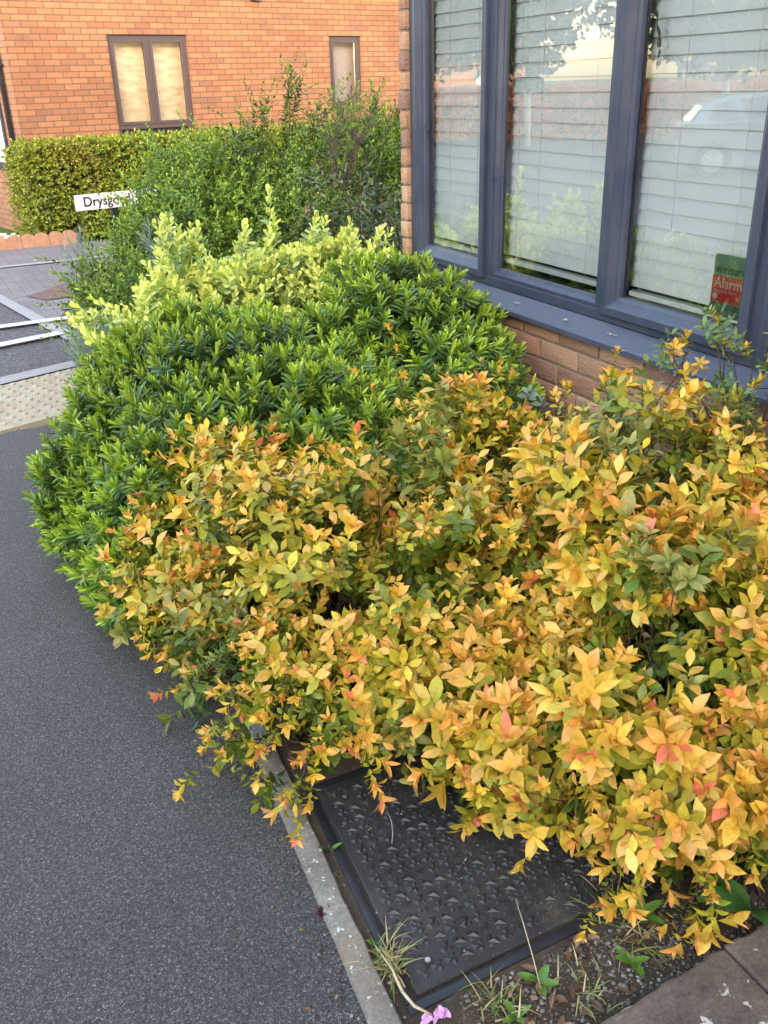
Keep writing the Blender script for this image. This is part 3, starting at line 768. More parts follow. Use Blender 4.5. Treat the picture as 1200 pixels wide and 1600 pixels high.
        for k in range(12):
            t = k/11; az += 2.4; sz = 0.05*(1-0.3*t)
            put(0.05*t, az, R(15+50*t+rg.normal()*8), OB, sz, sz*0.45, 0.25, 0.4, t)
    elif kind == 'treeclump':
        for k in range(14):
            p = rg.normal(size=2)*1.2; az += 2.4; put(rg.random()*0.3, az, rg.normal()*0.7, OV4, 0.26, 0.17, 0.2, 0.2, rg.random())
    return np.vstack(Vs), np.vstack(Fs), np.concatenate(T_), np.concatenate(Rl), np.concatenate(Sl)

def lerp_pal(t, stops):
    xs = [s[0] for s in stops]; cs = np.array([s[1] for s in stops])
    return np.stack([np.interp(t, xs, cs[:, i]) for i in range(3)], -1)
def pal_spirea(t, rl, s, ri, rk):
    c = lerp_pal(t, [(0, (0.12, 0.20, 0.018)), (0.35, (0.30, 0.35, 0.028)), (0.72, (0.60, 0.49, 0.045)), (1, (0.76, 0.50, 0.075))])
    green = lerp_pal(t, [(0, (0.05, 0.12, 0.02)), (0.6, (0.13, 0.22, 0.045)), (1, (0.20, 0.28, 0.08))])
    f = np.clip((rk-0.72)/0.10, 0, 0.9)[:, None]; c = c*(1-f)+green*f
    young = ((ri > 0.3) & (t > 0.8) & (rl > 0.5))[:, None]
    orange = np.array((0.76, 0.33, 0.12)); red = np.array((0.58, 0.12, 0.10))
    k = (0.25+0.55*s)[:, None]; c = np.where(young & (f < 0.5), c*(1-k)+orange*k, c)
    kt = (0.35*np.clip(s-0.4, 0, 1)*t)[:, None]; c = c*(1-kt)+orange*kt
    rd = ((ri > 0.6) & (t > 0.85) & (rl > 0.87))[:, None]
    c = np.where(rd, red*0.75+c*0.25, c)
    return c*(0.72+0.5*rl)[:, None]
def pal_spirea_mid(t, rl, s, ri, rk):
    c = lerp_pal(t, [(0, (0.13, 0.20, 0.02)), (0.4, (0.37, 0.38, 0.035)), (0.75, (0.66, 0.50, 0.06))])
    green = np.array((0.10, 0.20, 0.04)); f = np.clip((rk-0.68)/0.12, 0, 0.85)[:, None]; c = c*(1-f)+green*f
    tip = np.array((0.76, 0.36, 0.14)); k = (((ri > 0.5) & (t > 0.4) & (rl > 0.35))*(0.2+0.5*s))[:, None]*(1-f)
    return (c*(1-k)+tip*k)*(0.72+0.5*rl)[:, None]
def pal_spirea_low(t, rl, s, ri, rk):  # green of lower leaves, darkened to paint the shade between sprigs
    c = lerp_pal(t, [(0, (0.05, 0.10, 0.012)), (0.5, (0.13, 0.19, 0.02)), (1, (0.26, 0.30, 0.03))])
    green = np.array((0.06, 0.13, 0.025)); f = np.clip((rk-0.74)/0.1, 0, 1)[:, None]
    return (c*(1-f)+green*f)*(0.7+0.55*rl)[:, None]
def pal_hebe(t, rl, s, ri, rk):
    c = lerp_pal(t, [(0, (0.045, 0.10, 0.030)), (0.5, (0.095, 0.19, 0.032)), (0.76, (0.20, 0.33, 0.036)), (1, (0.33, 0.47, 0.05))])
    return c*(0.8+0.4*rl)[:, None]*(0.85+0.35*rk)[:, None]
def pal_euo(t, rl, s, ri, rk):
    c = lerp_pal(t, [(0, (0.22, 0.32, 0.08)), (0.35, (0.50, 0.58, 0.15)), (1, (0.72, 0.79, 0.22))])
    return c*(0.8+0.35*rl)[:, None]
def pal_privet(t, rl, s, ri, rk):
    c = lerp_pal(t, [(0, (0.06, 0.13, 0.018)), (0.6, (0.14, 0.25, 0.025)), (1, (0.25, 0.38, 0.04))])
    return c*(0.75+0.5*rl)[:, None]*(0.8+0.4*rk)[:, None]
def pal_hedge(t, rl, s, ri, rk):
    c = lerp_pal(t, [(0, (0.08, 0.11, 0.012)), (1, (0.24, 0.30, 0.028))])
    yel = np.array((0.32, 0.26, 0.03)); f = np.clip((rk-0.75)/0.15, 0, 0.5)[:, None]
    return (c*(1-f)+yel*f*0.8)*(0.7+0.6*rl)[:, None]
def pal_lav(t, rl, s, ri, rk): return np.array((0.22, 0.30, 0.26))*(0.7+0.6*rl)[:, None]
def pal_twig(t, rl, s, ri, rk):
    a = np.array((0.06, 0.10, 0.045)); b = np.array((0.16, 0.11, 0.05)); c = np.array((0.16, 0.21, 0.15))
    o = np.where((rl > 0.8)[:, None], c, np.where((rl > 0.6)[:, None], b, a)); return o*(0.7+0.6*ri)[:, None]
def pal_nand(t, rl, s, ri, rk):
    a = np.array((0.11, 0.19, 0.06)); b = np.array((0.58, 0.38, 0.06)); c = np.array((0.30, 0.34, 0.06))
    o = np.where((ri > 0.8)[:, None], b, np.where((ri > 0.6)[:, None], c, a)); return o*(0.75+0.5*rl)[:, None]
def pal_sen(t, rl, s, ri, rk): return np.array((0.20, 0.30, 0.22))*(0.75+0.5*rl)[:, None]
def pal_tree(t, rl, s, ri, rk): return np.array((0.10, 0.13, 0.035))*(0.6+0.8*rl)[:, None]
def pal_painted_sun(t, rl, s, ri, rk): return np.array((0.85, 0.38, 0.12))*(0.6+0.8*rl)[:, None]  # saturated orange paints in low sun that does not reach this hedge

def lnoise(p, f, seed=0.0):
    x, y, z = (p*f).T
    return (np.sin(x*1.7+seed+1.3*np.sin(y*1.1+seed)) + np.sin(y*2.1+seed*2+1.1*np.sin(z*1.6)) + np.sin(z*1.9+seed*3+1.2*np.sin(x*1.4)))/3.0
def foliage(name, kind, P, Dv, scale, pal, m, parent, seed, nv=10, kseed=1.0, kf=4.0, inv=None):
    rg = np.random.default_rng(seed); var = [sprig(kind, rg) for _ in range(nv)]
    n = len(P); which = rg.integers(0, nv, n)
    Dv = Dv/np.linalg.norm(Dv, axis=1, keepdims=True)
    ref = rg.normal(size=(n, 3)); X = np.cross(ref, Dv); X /= np.linalg.norm(X, axis=1, keepdims=True); Y = np.cross(Dv, X)
    ri_all = rg.random(n); rk_all = 0.5+0.5*lnoise(P, kf, kseed)+rg.normal(size=n)*0.08
    Vs, Fs, Cs = [], [], []; o = 0
    for k in range(nv):
        id_ = np.where(which == k)[0]
        if not len(id_): continue
        V, F, t, rl, s = var[k]; q = len(V); j = len(id_)
        Rm = np.stack([X[id_], Y[id_], Dv[id_]], -1)      # columns
        W = np.einsum('nij,vj->nvi', Rm, V)*scale[id_][:, None, None] + P[id_][:, None, :]
        Vs.append(W.reshape(-1, 3)); Fs.append((F[None]+ (np.arange(j)*q)[:, None, None]+o).reshape(-1, 4)); o += j*q
        rlj = (np.tile(rl, (j, 1)) + rg.random((j, 1))) % 1.0
        Cs.append(pal(np.tile(t, j), rlj.ravel(), np.tile(s, j), np.repeat(ri_all[id_], q), np.repeat(rk_all[id_], q)))
    ob = npmesh(name, np.vstack(Vs), np.vstack(Fs), m, parent, col=np.clip(np.vstack(Cs), 0, 1), smooth=True)
    if inv is not None: ob.matrix_parent_inverse = inv
    return ob
def shell(ells, n, rg, depth=0.3, lump=0.12, lf=5.0, zmin=0.02, xmax=9e9, upness=0.6, ls=0.0, keep=None, noise_dir=0.35, low=-0.35):
    """points on the outside of a union of ellipsoids, some of them deeper in; returns P, D"""
    E = np.array([list(c)+list(r) for c, r in ells]); w = (E[:, 3]*E[:, 4]+E[:, 3]*E[:, 5]+E[:, 4]*E[:, 5]); w /= w.sum()
    Ps, Ds = [], []; tot = 0
    while tot < n:
        k = rg.choice(len(E), size=n, p=w); d = rg.normal(size=(n, 3)); d /= np.linalg.norm(d, axis=1, keepdims=True)
        ok = d[:, 2] > low; k = k[ok]; d = d[ok]
        c, r = E[k, :3], E[k, 3:]
        base = c + d*r
        f = 1 + lump*lnoise(base, lf, ls) - depth*rg.random(len(d))**2.2
        p = c + d*r*f[:, None]
        ok = (p[:, 2] > zmin) & (p[:, 0] < xmax)
        for i in range(len(E)):
            q = (((p-E[i, :3])/E[i, 3:])**2).sum(1); ok &= (i == k) | (q > (1-depth*0.8)**2)
        if keep is not None: ok &= keep(p)
        nr = d/r; nr /= np.linalg.norm(nr, axis=1, keepdims=True)
        D_ = nr*(1-upness)+np.array((0, 0, upness))+rg.normal(size=nr.shape)*noise_dir
        D_[:, 0] = np.where(p[:, 0] > xmax-0.08, -np.abs(D_[:, 0]), D_[:, 0])
        Ps.append(p[ok]); Ds.append(D_[ok]); tot += ok.sum()
    return np.vstack(Ps)[:n], np.vstack(Ds)[:n]
def branches(name, base, P, rg, n, r0_, r1_, m, parent, inv, spread=0.12, col=None):
    idx = rg.choice(len(P), size=min(n, len(P)), replace=False)
    k = 7; V = []; F = []; o = 0; ns = 5
    for i in idx:
        b = np.array(base)+np.array([rg.normal()*spread, rg.normal()*spread, 0]); e = P[i]
        mid = b*0.45+e*0.55; mid[2] = b[2]+(e[2]-b[2])*0.35; mid[:2] += rg.normal(size=2)*0.03
        pts = [(1-t)**2*b+2*t*(1-t)*mid+t*t*e for t in np.linspace(0, 1, k)]
        for q, p in enumerate(pts):
            d = pts[min(q+1, k-1)]-pts[max(q-1, 0)]; d = d/np.linalg.norm(d)
            a = np.cross(d, (0.3, 0.9, 0.1)); a /= np.linalg.norm(a); c = np.cross(d, a); rr = r0_+(r1_-r0_)*q/(k-1)
            for s in range(ns): V.append(p+(a*math.cos(s*6.283/ns)+c*math.sin(s*6.283/ns))*rr)
        for q in range(k-1):
            for s in range(ns): F.append((o+q*ns+s, o+q*ns+(s+1) % ns, o+(q+1)*ns+(s+1) % ns, o+(q+1)*ns+s))
        o += k*ns
    ob = npmesh(name, np.array(V), np.array(F), m, parent, smooth=True); ob.matrix_parent_inverse = inv
    return ob
def shrub(name, loc, label, cat='shrub', group=None):
    e = empty(name, loc, label, cat, group); return e, Matrix.Translation(-Vector(loc))

# ================================================================= SHRUBS IN THE BED
# hebe
hebe_e = [((0.98, 2.96, 0.06), (0.76, 0.74, 0.60)), ((1.50, 2.97, 0.06), (0.42, 0.62, 0.72)), ((0.62, 2.72, 0.02), (0.40, 0.44, 0.40)), ((1.15, 2.62, 0.05), (0.46, 0.38, 0.48)), ((0.52, 3.05, 0.0), (0.32, 0.50, 0.38)), ((0.80, 3.20, 0.05), (0.44, 0.48, 0.62)), ((0.46, 2.46, 0.02), (0.22, 0.30, 0.22))]
e, inv = shrub('hebe_shrub', (1.0, 2.95, 0), 'large rounded deep green hebe with narrow glossy leaves in front of the window')
rg = np.random.default_rng(11)
P, Dv = shell(hebe_e, 4300, rg, 0.28, 0.13, 7.0, 0.04, 1.90, 0.45, 1.0, noise_dir=0.36)
ok = lnoise(P, 8.0, 5.0) > -0.78; P, Dv = P[ok], Dv[ok]
foliage('foliage', 'hebe', P, Dv, 0.92+0.45*rg.random(len(P)), pal_hebe, M_leafgloss, e, 12, 12, 2.0, 3.0, inv)
branches('stems', (1.0, 2.95, 0.01), P, rg, 140, 0.007, 0.003, M_stem, e, inv, 0.2)

def spirea(loc, ells, n, label, seed, keep=None, ls=0.0, xmax=1.90, shoots=(), big=1.0, lsz=1.0):
    e, inv = shrub('spirea_shrub', loc, label, 'shrub', 'golden spirea shrubs in the bed')
    rg = np.random.default_rng(seed)
    gap = lambda p: lnoise(p, 9.0, ls+3.0)+0.35*lnoise(p, 21.0, ls) > -0.08
    def thin(P, D_, k=0.0): ok = gap(P); return P[ok], D_[ok]
    # many small yellow green shoots
    P, Dv = thin(*shell(ells, int(n*1.15), rg, 0.28, 0.27, 8.0, 0.04, xmax, 0.45, ls, keep, 0.5))
    foliage('foliage', 'spirea_small', P, Dv, lsz*(0.85+0.65*rg.random(len(P))), pal_spirea_mid, M_leaf, e, seed+1, 16, seed*1.7, 6.0, inv)
    # a third as many stronger shoots with coloured tips
    P1, D1 = thin(*shell(ells, int(n*0.72), rg, 0.20, 0.24, 8.0, 0.05, xmax, 0.5, ls, keep, 0.5))
    for pts, k in shoots:
        a, b = np.array(pts[0]), np.array(pts[1])
        for t in np.linspace(0.25, 1, k):
            p = a+(b-a)*t+rg.normal(size=3)*0.010; P1 = np.vstack([P1, p]); d = (b-a)/np.linalg.norm(b-a)
            D1 = np.vstack([D1, d+rg.normal(size=3)*(0.75 if t < 0.95 else 0.15)])
    foliage('coloured_shoots', 'spirea', P1, D1, lsz*(0.46+0.34*rg.random(len(P1)))*(1+0.2*lnoise(P1, 5.0, seed+0.5)), pal_spirea, M_leaf, e, seed+3, 16, seed*1.7, 6.0, inv)
    # a few vigorous ones standing clear of the rest
    P3, D3 = thin(*shell(ells, int(n*0.085*big), rg, 0.05, 0.24, 8.0, 0.08, xmax-0.05, 0.6, ls, keep, 0.35))
    u3 = D3/np.linalg.norm(D3, axis=1, keepdims=True); ln = 0.02+0.06*rg.random((len(P3), 1))
    T3 = P3+u3*ln; P3b = np.vstack([T3, T3-u3*0.03+rg.normal(size=T3.shape)*0.012]); D3b = np.vstack([D3, D3+rg.normal(size=D3.shape)*0.4])
    foliage('vigorous_shoots', 'spirea', P3b, D3b, lsz*(0.72+0.36*rg.random(len(P3b))), pal_spirea, M_leaf, e, seed+4, 12, seed*1.7, 6.0, inv)
    # greener leaves deeper in, coloured darker to stand in for inner shade
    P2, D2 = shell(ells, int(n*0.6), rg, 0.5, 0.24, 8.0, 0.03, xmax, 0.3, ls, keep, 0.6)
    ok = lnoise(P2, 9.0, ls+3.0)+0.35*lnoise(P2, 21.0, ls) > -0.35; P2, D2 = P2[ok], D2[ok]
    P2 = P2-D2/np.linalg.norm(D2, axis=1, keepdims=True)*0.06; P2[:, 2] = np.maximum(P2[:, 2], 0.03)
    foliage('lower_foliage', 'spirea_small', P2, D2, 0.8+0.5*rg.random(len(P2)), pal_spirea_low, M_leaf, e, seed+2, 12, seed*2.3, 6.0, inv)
    Q = np.vstack([P, P1, T3, P2]); branches('stems', (loc[0], loc[1], 0.01), Q, rg, 380, 0.0032, 0.0011, M_stem, e, inv, 0.14)
    for pts, k in shoots:
        mb = MB(); mb.tube([Vector(pts[0])*(1-t)+Vector(pts[1])*t for t in (0, .5, 1)], [0.0025, 0.002, 0.0012], 5)
        o = mb.build('long_shoot', M_stem, e, True); o.matrix_parent_inverse = inv
    return e
spirea((0.78, 1.9, 0), [((0.82, 1.92, 0.04), (0.42, 0.44, 0.49)), ((0.56, 1.78, 0.08), (0.20, 0.30, 0.20)), ((0.52, 2.25, 0.14), (0.22, 0.24, 0.22)), ((1.0, 1.70, 0.04), (0.36, 0.34, 0.40)), ((0.66, 1.58, 0.10), (0.19, 0.14, 0.15)), ((0.64, 2.38, 0.2), (0.22, 0.18, 0.26))], 1800,
       'golden yellow spirea spilling over the asphalt path edge beside the hebe', 21, ls=0.4,
       shoots=[(((0.62, 2.3, 0.3), (0.33, 2.35, 0.33)), 4), (((0.5, 1.6, 0.2), (0.31, 1.62, 0.10)), 4), (((0.5, 1.45, 0.15), (0.43, 1.38, 0.10)), 5), (((0.6, 1.65, 0.25), (0.42, 1.50, 0.16)), 9), (((0.6, 1.6, 0.2), (0.50, 1.42, 0.12)), 9), (((0.65, 1.6, 0.2), (0.60, 1.40, 0.14)), 8), (((0.5, 1.7, 0.25), (0.36, 1.62, 0.17)), 9), (((0.5, 1.8, 0.25), (0.33, 1.76, 0.20)), 8), (((0.6, 1.7, 0.28), (0.47, 1.56, 0.24)), 9), (((0.45, 2.0, 0.25), (0.30, 1.98, 0.22)), 7), (((0.7, 1.62, 0.2), (0.70, 1.42, 0.16)), 8)])
spirea((1.42, 2.0, 0), [((1.38, 1.92, 0.03), (0.44, 0.44, 0.47)), ((1.6, 1.62, 0.03), (0.32, 0.32, 0.55)), ((1.2, 2.16, 0.04), (0.30, 0.26, 0.47))], 1600,
       'golden and orange spirea growing against the brick wall under the window sill', 31, ls=2.1,
       shoots=[(((1.22, 2.3, 0.45), (1.23, 2.5, 0.70)), 6), (((1.45, 2.15, 0.4), (1.50, 2.24, 0.62)), 5), (((1.66, 1.95, 0.5), (1.72, 2.02, 0.68)), 5), (((1.72, 1.75, 0.5), (1.78, 1.82, 0.77)), 5), (((1.35, 2.1, 0.4), (1.38, 2.18, 0.66)), 5), (((1.6, 1.6, 0.5), (1.70, 1.74, 0.70)), 7), (((1.62, 1.75, 0.45), (1.70, 1.88, 0.66)), 7), (((1.7, 1.5, 0.5), (1.80, 1.60, 0.78)), 7), (((1.5, 1.7, 0.5), (1.57, 1.88, 0.68)), 7), (((1.45, 1.9, 0.45), (1.55, 2.04, 0.62)), 7), (((1.3, 2.2, 0.4), (1.32, 2.32, 0.62)), 6), (((1.1, 2.3, 0.4), (1.12, 2.44, 0.60)), 6)])
spirea((1.24, 1.15, 0), [((1.26, 1.24, 0.04), (0.37, 0.33, 0.45)), ((1.02, 1.32, 0.06), (0.22, 0.19, 0.25)), ((1.42, 1.40, 0.05), (0.40, 0.36, 0.50)), ((1.20, 1.00, 0.02), (0.17, 0.13, 0.20)), ((1.13, 0.90, 0.03), (0.12, 0.08, 0.12))], 1700,
       'golden spirea with the largest leaves hanging over the black cover at the lower right', 41, ls=4.2, xmax=1.92, big=2.0, lsz=1.18,
       shoots=[(((0.90, 1.14, 0.2), (0.79, 1.06, 0.15)), 5), (((1.0, 0.98, 0.1), (0.84, 0.93, 0.05)), 4), (((1.1, 0.9, 0.12), (0.95, 0.82, 0.05)), 6), (((1.15, 1.0, 0.2), (0.99, 0.81, 0.12)), 8), (((1.1, 0.98, 0.18), (0.90, 0.90, 0.09)), 7), (((1.2, 0.98, 0.25), (1.10, 0.82, 0.18)), 8), (((1.28, 0.98, 0.2), (1.2, 0.83, 0.15)), 8), (((1.05, 1.02, 0.2), (0.93, 0.98, 0.15)), 7)])

# yellow euonymus
eu = [((1.25, 3.95, 0.1), (0.72, 0.42, 0.62)), ((0.96, 3.95, 0.1), (0.24, 0.30, 0.48)), ((1.66, 3.85, 0.1), (0.36, 0.40, 0.60))]
e, inv = shrub('euonymus_shrub', (1.2, 3.95, 0), 'pale lime yellow euonymus with rounded leaves standing behind the hebe')
rg = np.random.default_rng(51)
P, Dv = shell(eu, 1500, rg, 0.35, 0.16, 5.0, 0.1, 9, 0.6, 0.7)
for a, b, k in (((0.92, 3.9, 0.6), (0.90, 3.85, 0.93), 9), ((0.98, 3.95, 0.6), (1.02, 3.9, 0.84), 7), ((1.34, 4.0, 0.6), (1.38, 3.9, 0.90), 8), ((1.52, 3.9, 0.6), (1.53, 3.8, 0.86), 7), ((1.66, 3.9, 0.6), (1.68, 3.8, 0.82), 6), ((1.2, 3.9, 0.6), (1.2, 3.8, 0.82), 6), ((0.75, 3.7, 0.45), (0.50, 3.7, 0.62), 9), ((0.72, 3.6, 0.45), (0.55, 3.55, 0.56), 7), ((1.80, 3.9, 0.55), (1.86, 3.85, 0.76), 6)):
    a, b = np.array(a), np.array(b)
    b = b-(b-a)*0.12
    for t in np.linspace(0, 1, int(k*2)): P = np.vstack([P, a+(b-a)*t+rg.normal(size=3)*(0.055*(1-t)+0.012)]); Dv = np.vstack([Dv, (b-a)/np.linalg.norm(b-a)+rg.normal(size=3)*(0.5*(1-t)+.1)])
foliage('foliage', 'euonymus', P, Dv, 1.0+0.5*rg.random(len(P)), pal_euo, M_leaf, e, 52, 12, 3.0, 4.0, inv)
branches('stems', (1.2, 3.95, 0.01), P, rg, 130, 0.005, 0.002, M_stem, e, inv, 0.25)

# privet-like loose green shrub behind
pv = [((1.95, 5.7, 0.1), (0.75, 0.75, 0.96)), ((1.42, 5.6, 0.0), (0.48, 0.6, 1.02)), ((2.7, 6.0, 0.1), (0.7, 0.7, 1.02)), ((0.95, 5.0, 0.0), (0.32, 0.5, 0.50)), ((3.3, 6.4, 0.1), (0.7, 0.6, 1.02))]
e, inv = shrub('privet_shrub', (1.9, 5.7, 0), 'big loose mid green small leaved shrub in front of the clipped hedge')
rg = np.random.default_rng(61)
P, Dv = shell(pv, 5600, rg, 0.30, 0.13, 4.0, 0.03, 9, 0.55, 1.7, noise_dir=0.45)
sh = [((2.05, 5.6, 1.0), (2.14, 5.5, 1.50)), ((1.88, 5.6, 1.0), (1.93, 5.5, 1.36)), ((2.2, 5.6, 1.0), (2.32, 5.6, 1.30)), ((1.75, 5.6, 0.95), (1.78, 5.5, 1.20)), ((3.1, 6.2, 1.0), (3.2, 6.2, 1.28)), ((2.75, 6, 1.0), (2.85, 5.9, 1.30)), ((1.0, 4.9, 0.4), (0.60, 5.0, 0.46)), ((1.0, 4.9, 0.4), (0.66, 4.8, 0.36)), ((0.95, 5.1, 0.4), (0.72, 5.1, 0.62)), ((2.55, 6, 1.0), (2.60, 5.9, 1.28))]
SP, SD = [], []
for a, b in sh:
    a, b = np.array(a), np.array(b); L_ = np.linalg.norm(b-a)
    for t in np.linspace(0, 0.85, int(L_/0.02)): SP.append(a+(b-a)*t+rg.normal(size=3)*0.014); SD.append((b-a)/L_*1.3+rg.normal(size=3)*0.5)
foliage('foliage', 'privet', P, Dv, 0.8+0.5*rg.random(len(P)), pal_privet, M_leaf, e, 62, 12, 1.0, 3.0, inv)
foliage('tall_shoots', 'privet', np.array(SP), np.array(SD), 0.95+0.5*rg.random(len(SP)), lambda t, rl, s, ri, rk: pal_privet(t, rl, s, ri, rk)*np.array((0.95, 0.8, 0.9)), M_leaf, e, 63, 8, 1.0, 3.0, inv)
branches('stems', (1.9, 5.7, 0), np.vstack([P, SP]), rg, 260, 0.008, 0.002, M_stem, e, inv, 0.4)

# dark twiggy shrub near the house corner
e, inv = shrub('twiggy_shrub', (2.2, 5.0, 0), 'sparse dark twiggy shrub with grey green leaves near the house corner')
rg = np.random.default_rng(71)
P, Dv = shell([((2.15, 4.85, 0.25), (0.40, 0.32, 0.70)), ((2.45, 4.9, 0.2), (0.26, 0.25, 0.6))], 800, rg, 0.6, 0.2, 4.0, 0.1, 9, 0.5, 0.3, noise_dir=0.6)
foliage('foliage', 'twiggy', P, Dv, 0.8+0.5*rg.random(len(P)), pal_twig, M_leaf, e, 72, 10, 1.0, 3.0, inv)
branches('stems', (2.2, 4.95, 0), P, rg, 150, 0.006, 0.0015, M_stem, e, inv, 0.05)
mb = MB()
for k in range(16):
    a = np.array((2.12+rg.normal()*0.07, 4.9, 0.9)); b = a+np.array((rg.normal()*0.12, rg.normal()*0.05, 0.30+0.22*rg.random()))
    mb.tube([a, (a+b)/2+rg.normal(size=3)*0.01, b], [0.003, 0.002, 0.001], 4)
    for q in range(9):
        t = 0.35+0.65*rg.random(); p = a+(b-a)*t; mb.tube([p, p+np.array((rg.normal()*0.03, rg.normal()*0.03, 0.03))], [0.0012, 0.0022], 4)
o = mb.build('seed_twigs', plain('purple_twig', (0.09, 0.05, 0.06), 0.7, var=0.3), e); o.matrix_parent_inverse = inv

# lavenders
def lavender(loc, h, w, n, label, seed):
    e, inv = shrub('lavender_plant', loc, label, 'plant', 'silvery lavender plants among the shrubs')
    rg = np.random.default_rng(seed)
    P, Dv = shell([((loc[0], loc[1], h*0.35+loc[2]), (w, w, h*0.6))], n, rg, 0.5, 0.1, 6, loc[2]+0.02, 9, 0.75, seed, noise_dir=0.25)
    foliage('foliage', 'lavender', P, Dv, 0.8+0.5*rg.random(n), pal_lav, M_leaf, e, seed, 8, 1.0, 3.0, inv)
    branches('stems', loc, P, rg, 40, 0.003, 0.001, M_stem, e, inv, 0.05)
lavender((0.64, 4.25, 0), 0.44, 0.13, 130, 'silvery blue lavender at the path side left of the yellow euonymus', 81)
lavender((1.10, 4.98, 0), 0.88, 0.06, 40, 'tall wispy silver lavender poking through the loose green shrub', 82)
lavender((0.80, 5.75, 0), 0.66, 0.06, 45, 'small silvery tuft under the street name sign', 83)

# nandina-like shrub at the right
e, inv = shrub('nandina_shrub', (1.78, 1.55, 0), 'open shrub with dark stems and green and yellow leaves rising past the window sill')
rg = np.random.default_rng(91)
tips = [((1.76, 1.70, 0.86), 7), ((1.77, 1.66, 0.83), 4), ((1.74, 1.83, 0.77), 5), ((1.78, 1.50, 0.88), 6), ((1.76, 1.44, 0.84), 6), ((1.74, 1.62, 0.72), 5), ((1.70, 1.53, 0.70), 7), ((1.76, 1.58, 0.62), 7), ((1.72, 1.66, 0.60), 6), ((1.80, 1.42, 0.75), 7), ((1.66, 1.48, 0.62), 6), ((1.78, 1.75, 0.66), 5), ((1.84, 1.36, 0.9), 6), ((1.73, 1.37, 0.70), 6)]
P, Dv = [], []; mb = MB()
for (x, y, z), k in tips:
    b = np.array((1.80+rg.normal()*0.03, 1.5+rg.normal()*0.04, 0.25)); e_ = np.array((x, y, z)); mid = (b+e_)/2+rg.normal(size=3)*0.025
    pts = [(1-t)**2*b+2*t*(1-t)*mid+t*t*e_ for t in np.linspace(0, 1, 6)]
    mb.tube(pts, [0.0045, 0.004, 0.0034, 0.003, 0.0024, 0.0016], 5)
    for q in range(k): P.append(e_+rg.normal(size=3)*(0.024, 0.024, 0.02)-np.array((0, 0, 0.03))); Dv.append((rg.normal()-0.3, rg.normal(), 0.9+rg.random()))
    for q in range(3):
        t = 0.4+0.5*rg.random(); p = b+(e_-b)*t; w_ = p+rg.normal(size=3)*0.04+np.array((0, 0, 0.03)); mb.tube([p, w_], [0.0018, 0.001], 4)
foliage('foliage', 'nandina', np.array(P), np.array(Dv), 0.42+0.25*rg.random(len(P)), pal_nand, M_leaf, e, 92, 10, 1.0, 3.0, inv)
o = mb.build('stems', M_stem, e, True); o.matrix_parent_inverse = inv
# grey green plant by the wall
e, inv = shrub('grey_leaved_plant', (1.72, 2.45, 0), 'small grey green plant between the hebe and the brick plinth', 'plant')
P = np.array([(1.72, 2.45, 0.44), (1.76, 2.42, 0.40), (1.68, 2.47, 0.38), (1.75, 2.48, 0.35), (1.70, 2.40, 0.36), (1.66, 2.43, 0.33), (1.78, 2.38, 0.34)]); Dv = np.array([(0, 0, 1.)]*7)+np.random.default_rng(5).normal(size=(7, 3))*0.3
foliage('foliage', 'senecio', P, Dv, np.full(7, 0.95), pal_sen, M_leaf, e, 95, 6, 1, 3, inv)
branches('stems', (1.72, 2.45, 0.01), P, np.random.default_rng(6), 7, 0.004, 0.002, M_stem, e, inv, 0.02)

# clipped hedge along the far house
def hedge(name, t0, t1, off0, off1, z1, n, label, seed, pal, T, loc, group=None, zmin=-0.33, round_=0.12, sc=1.0):
    e, inv = shrub(name, loc, label, 'hedge', group); rg = np.random.default_rng(seed)
    lx, ly, lz = t1-t0, off1-off0, z1-zmin
    faces = [('f', lx*lz), ('t', lx*ly), ('l', ly*lz), ('r', ly*lz)]; w = np.array([a for _, a in faces]); w = w/w.sum()
    k = rg.choice(4, size=n, p=w); u, v = rg.random(n), rg.random(n); dep = rg.random(n)**2*0.16
    X = np.where(k == 2, t0+dep, np.where(k == 3, t1-dep, t0+u*lx)); Y = np.where(k == 0, off1-dep, off0+np.where(k == 1, v, u)*ly); Z = np.where(k == 1, z1-dep, zmin+v*lz)
    nr = np.stack([np.where(k == 2, -1., np.where(k == 3, 1., 0.)), np.where(k == 0, 1., 0.), np.where(k == 1, 1., 0.25)], -1)
    # rounded corners and gentle lumps
    P = np.stack([X, Y, Z], -1); lum = lnoise(P, 2.6, seed)*0.05
    cor = np.clip(1-(P[:, 0]-t0)/round_, 0, 1)**2*round_*0.6; P[:, 1] -= np.where(k == 0, cor, 0); P[:, 2] -= np.where(k == 1, cor, 0)
    P += nr*lum[:, None]
    D_ = nr+rg.normal(size=(n, 3))*0.5
    Tm = np.array([[T[i][j] for j in range(4)] for i in range(3)])
    Pw = P @ Tm[:, :3].T + Tm[:, 3]; Dw = D_ @ Tm[:, :3].T
    foliage('foliage', 'hedge', Pw, Dw, sc*(0.8+0.5*rg.random(n)), pal, M_leaf, e, seed+1, 10, 2.0, 2.0, inv)
    mb = MB(); x = t0+0.25
    while x < t1-0.2:
        b = T @ Vector((x, (off0+off1)/2, zmin-0.02))
        for q in range(5):
            en = T @ Vector((x+rg.normal()*0.2, (off0+off1)/2+rg.normal()*0.12, z1-0.1-0.3*rg.random())); mb.tube([b, (b+en)/2, en], [0.02, 0.012, 0.004], 5)
        x += 0.45
    # dense woody heart of the hedge
    mb.box(t0+0.22, t1-0.22, off0+0.15, off1-0.20, zmin+0.12, z1-0.22, T=T)
    o = mb.build('branches', M_stem, e); o.matrix_parent_inverse = inv
hedge('clipped_hedge', 1.17, 8.2, 0.35, 1.10, 0.80, 14000, 'long clipped olive green hedge below the orange brick wall', 101, pal_hedge, FT, ft(4, 0.7, -0.35))

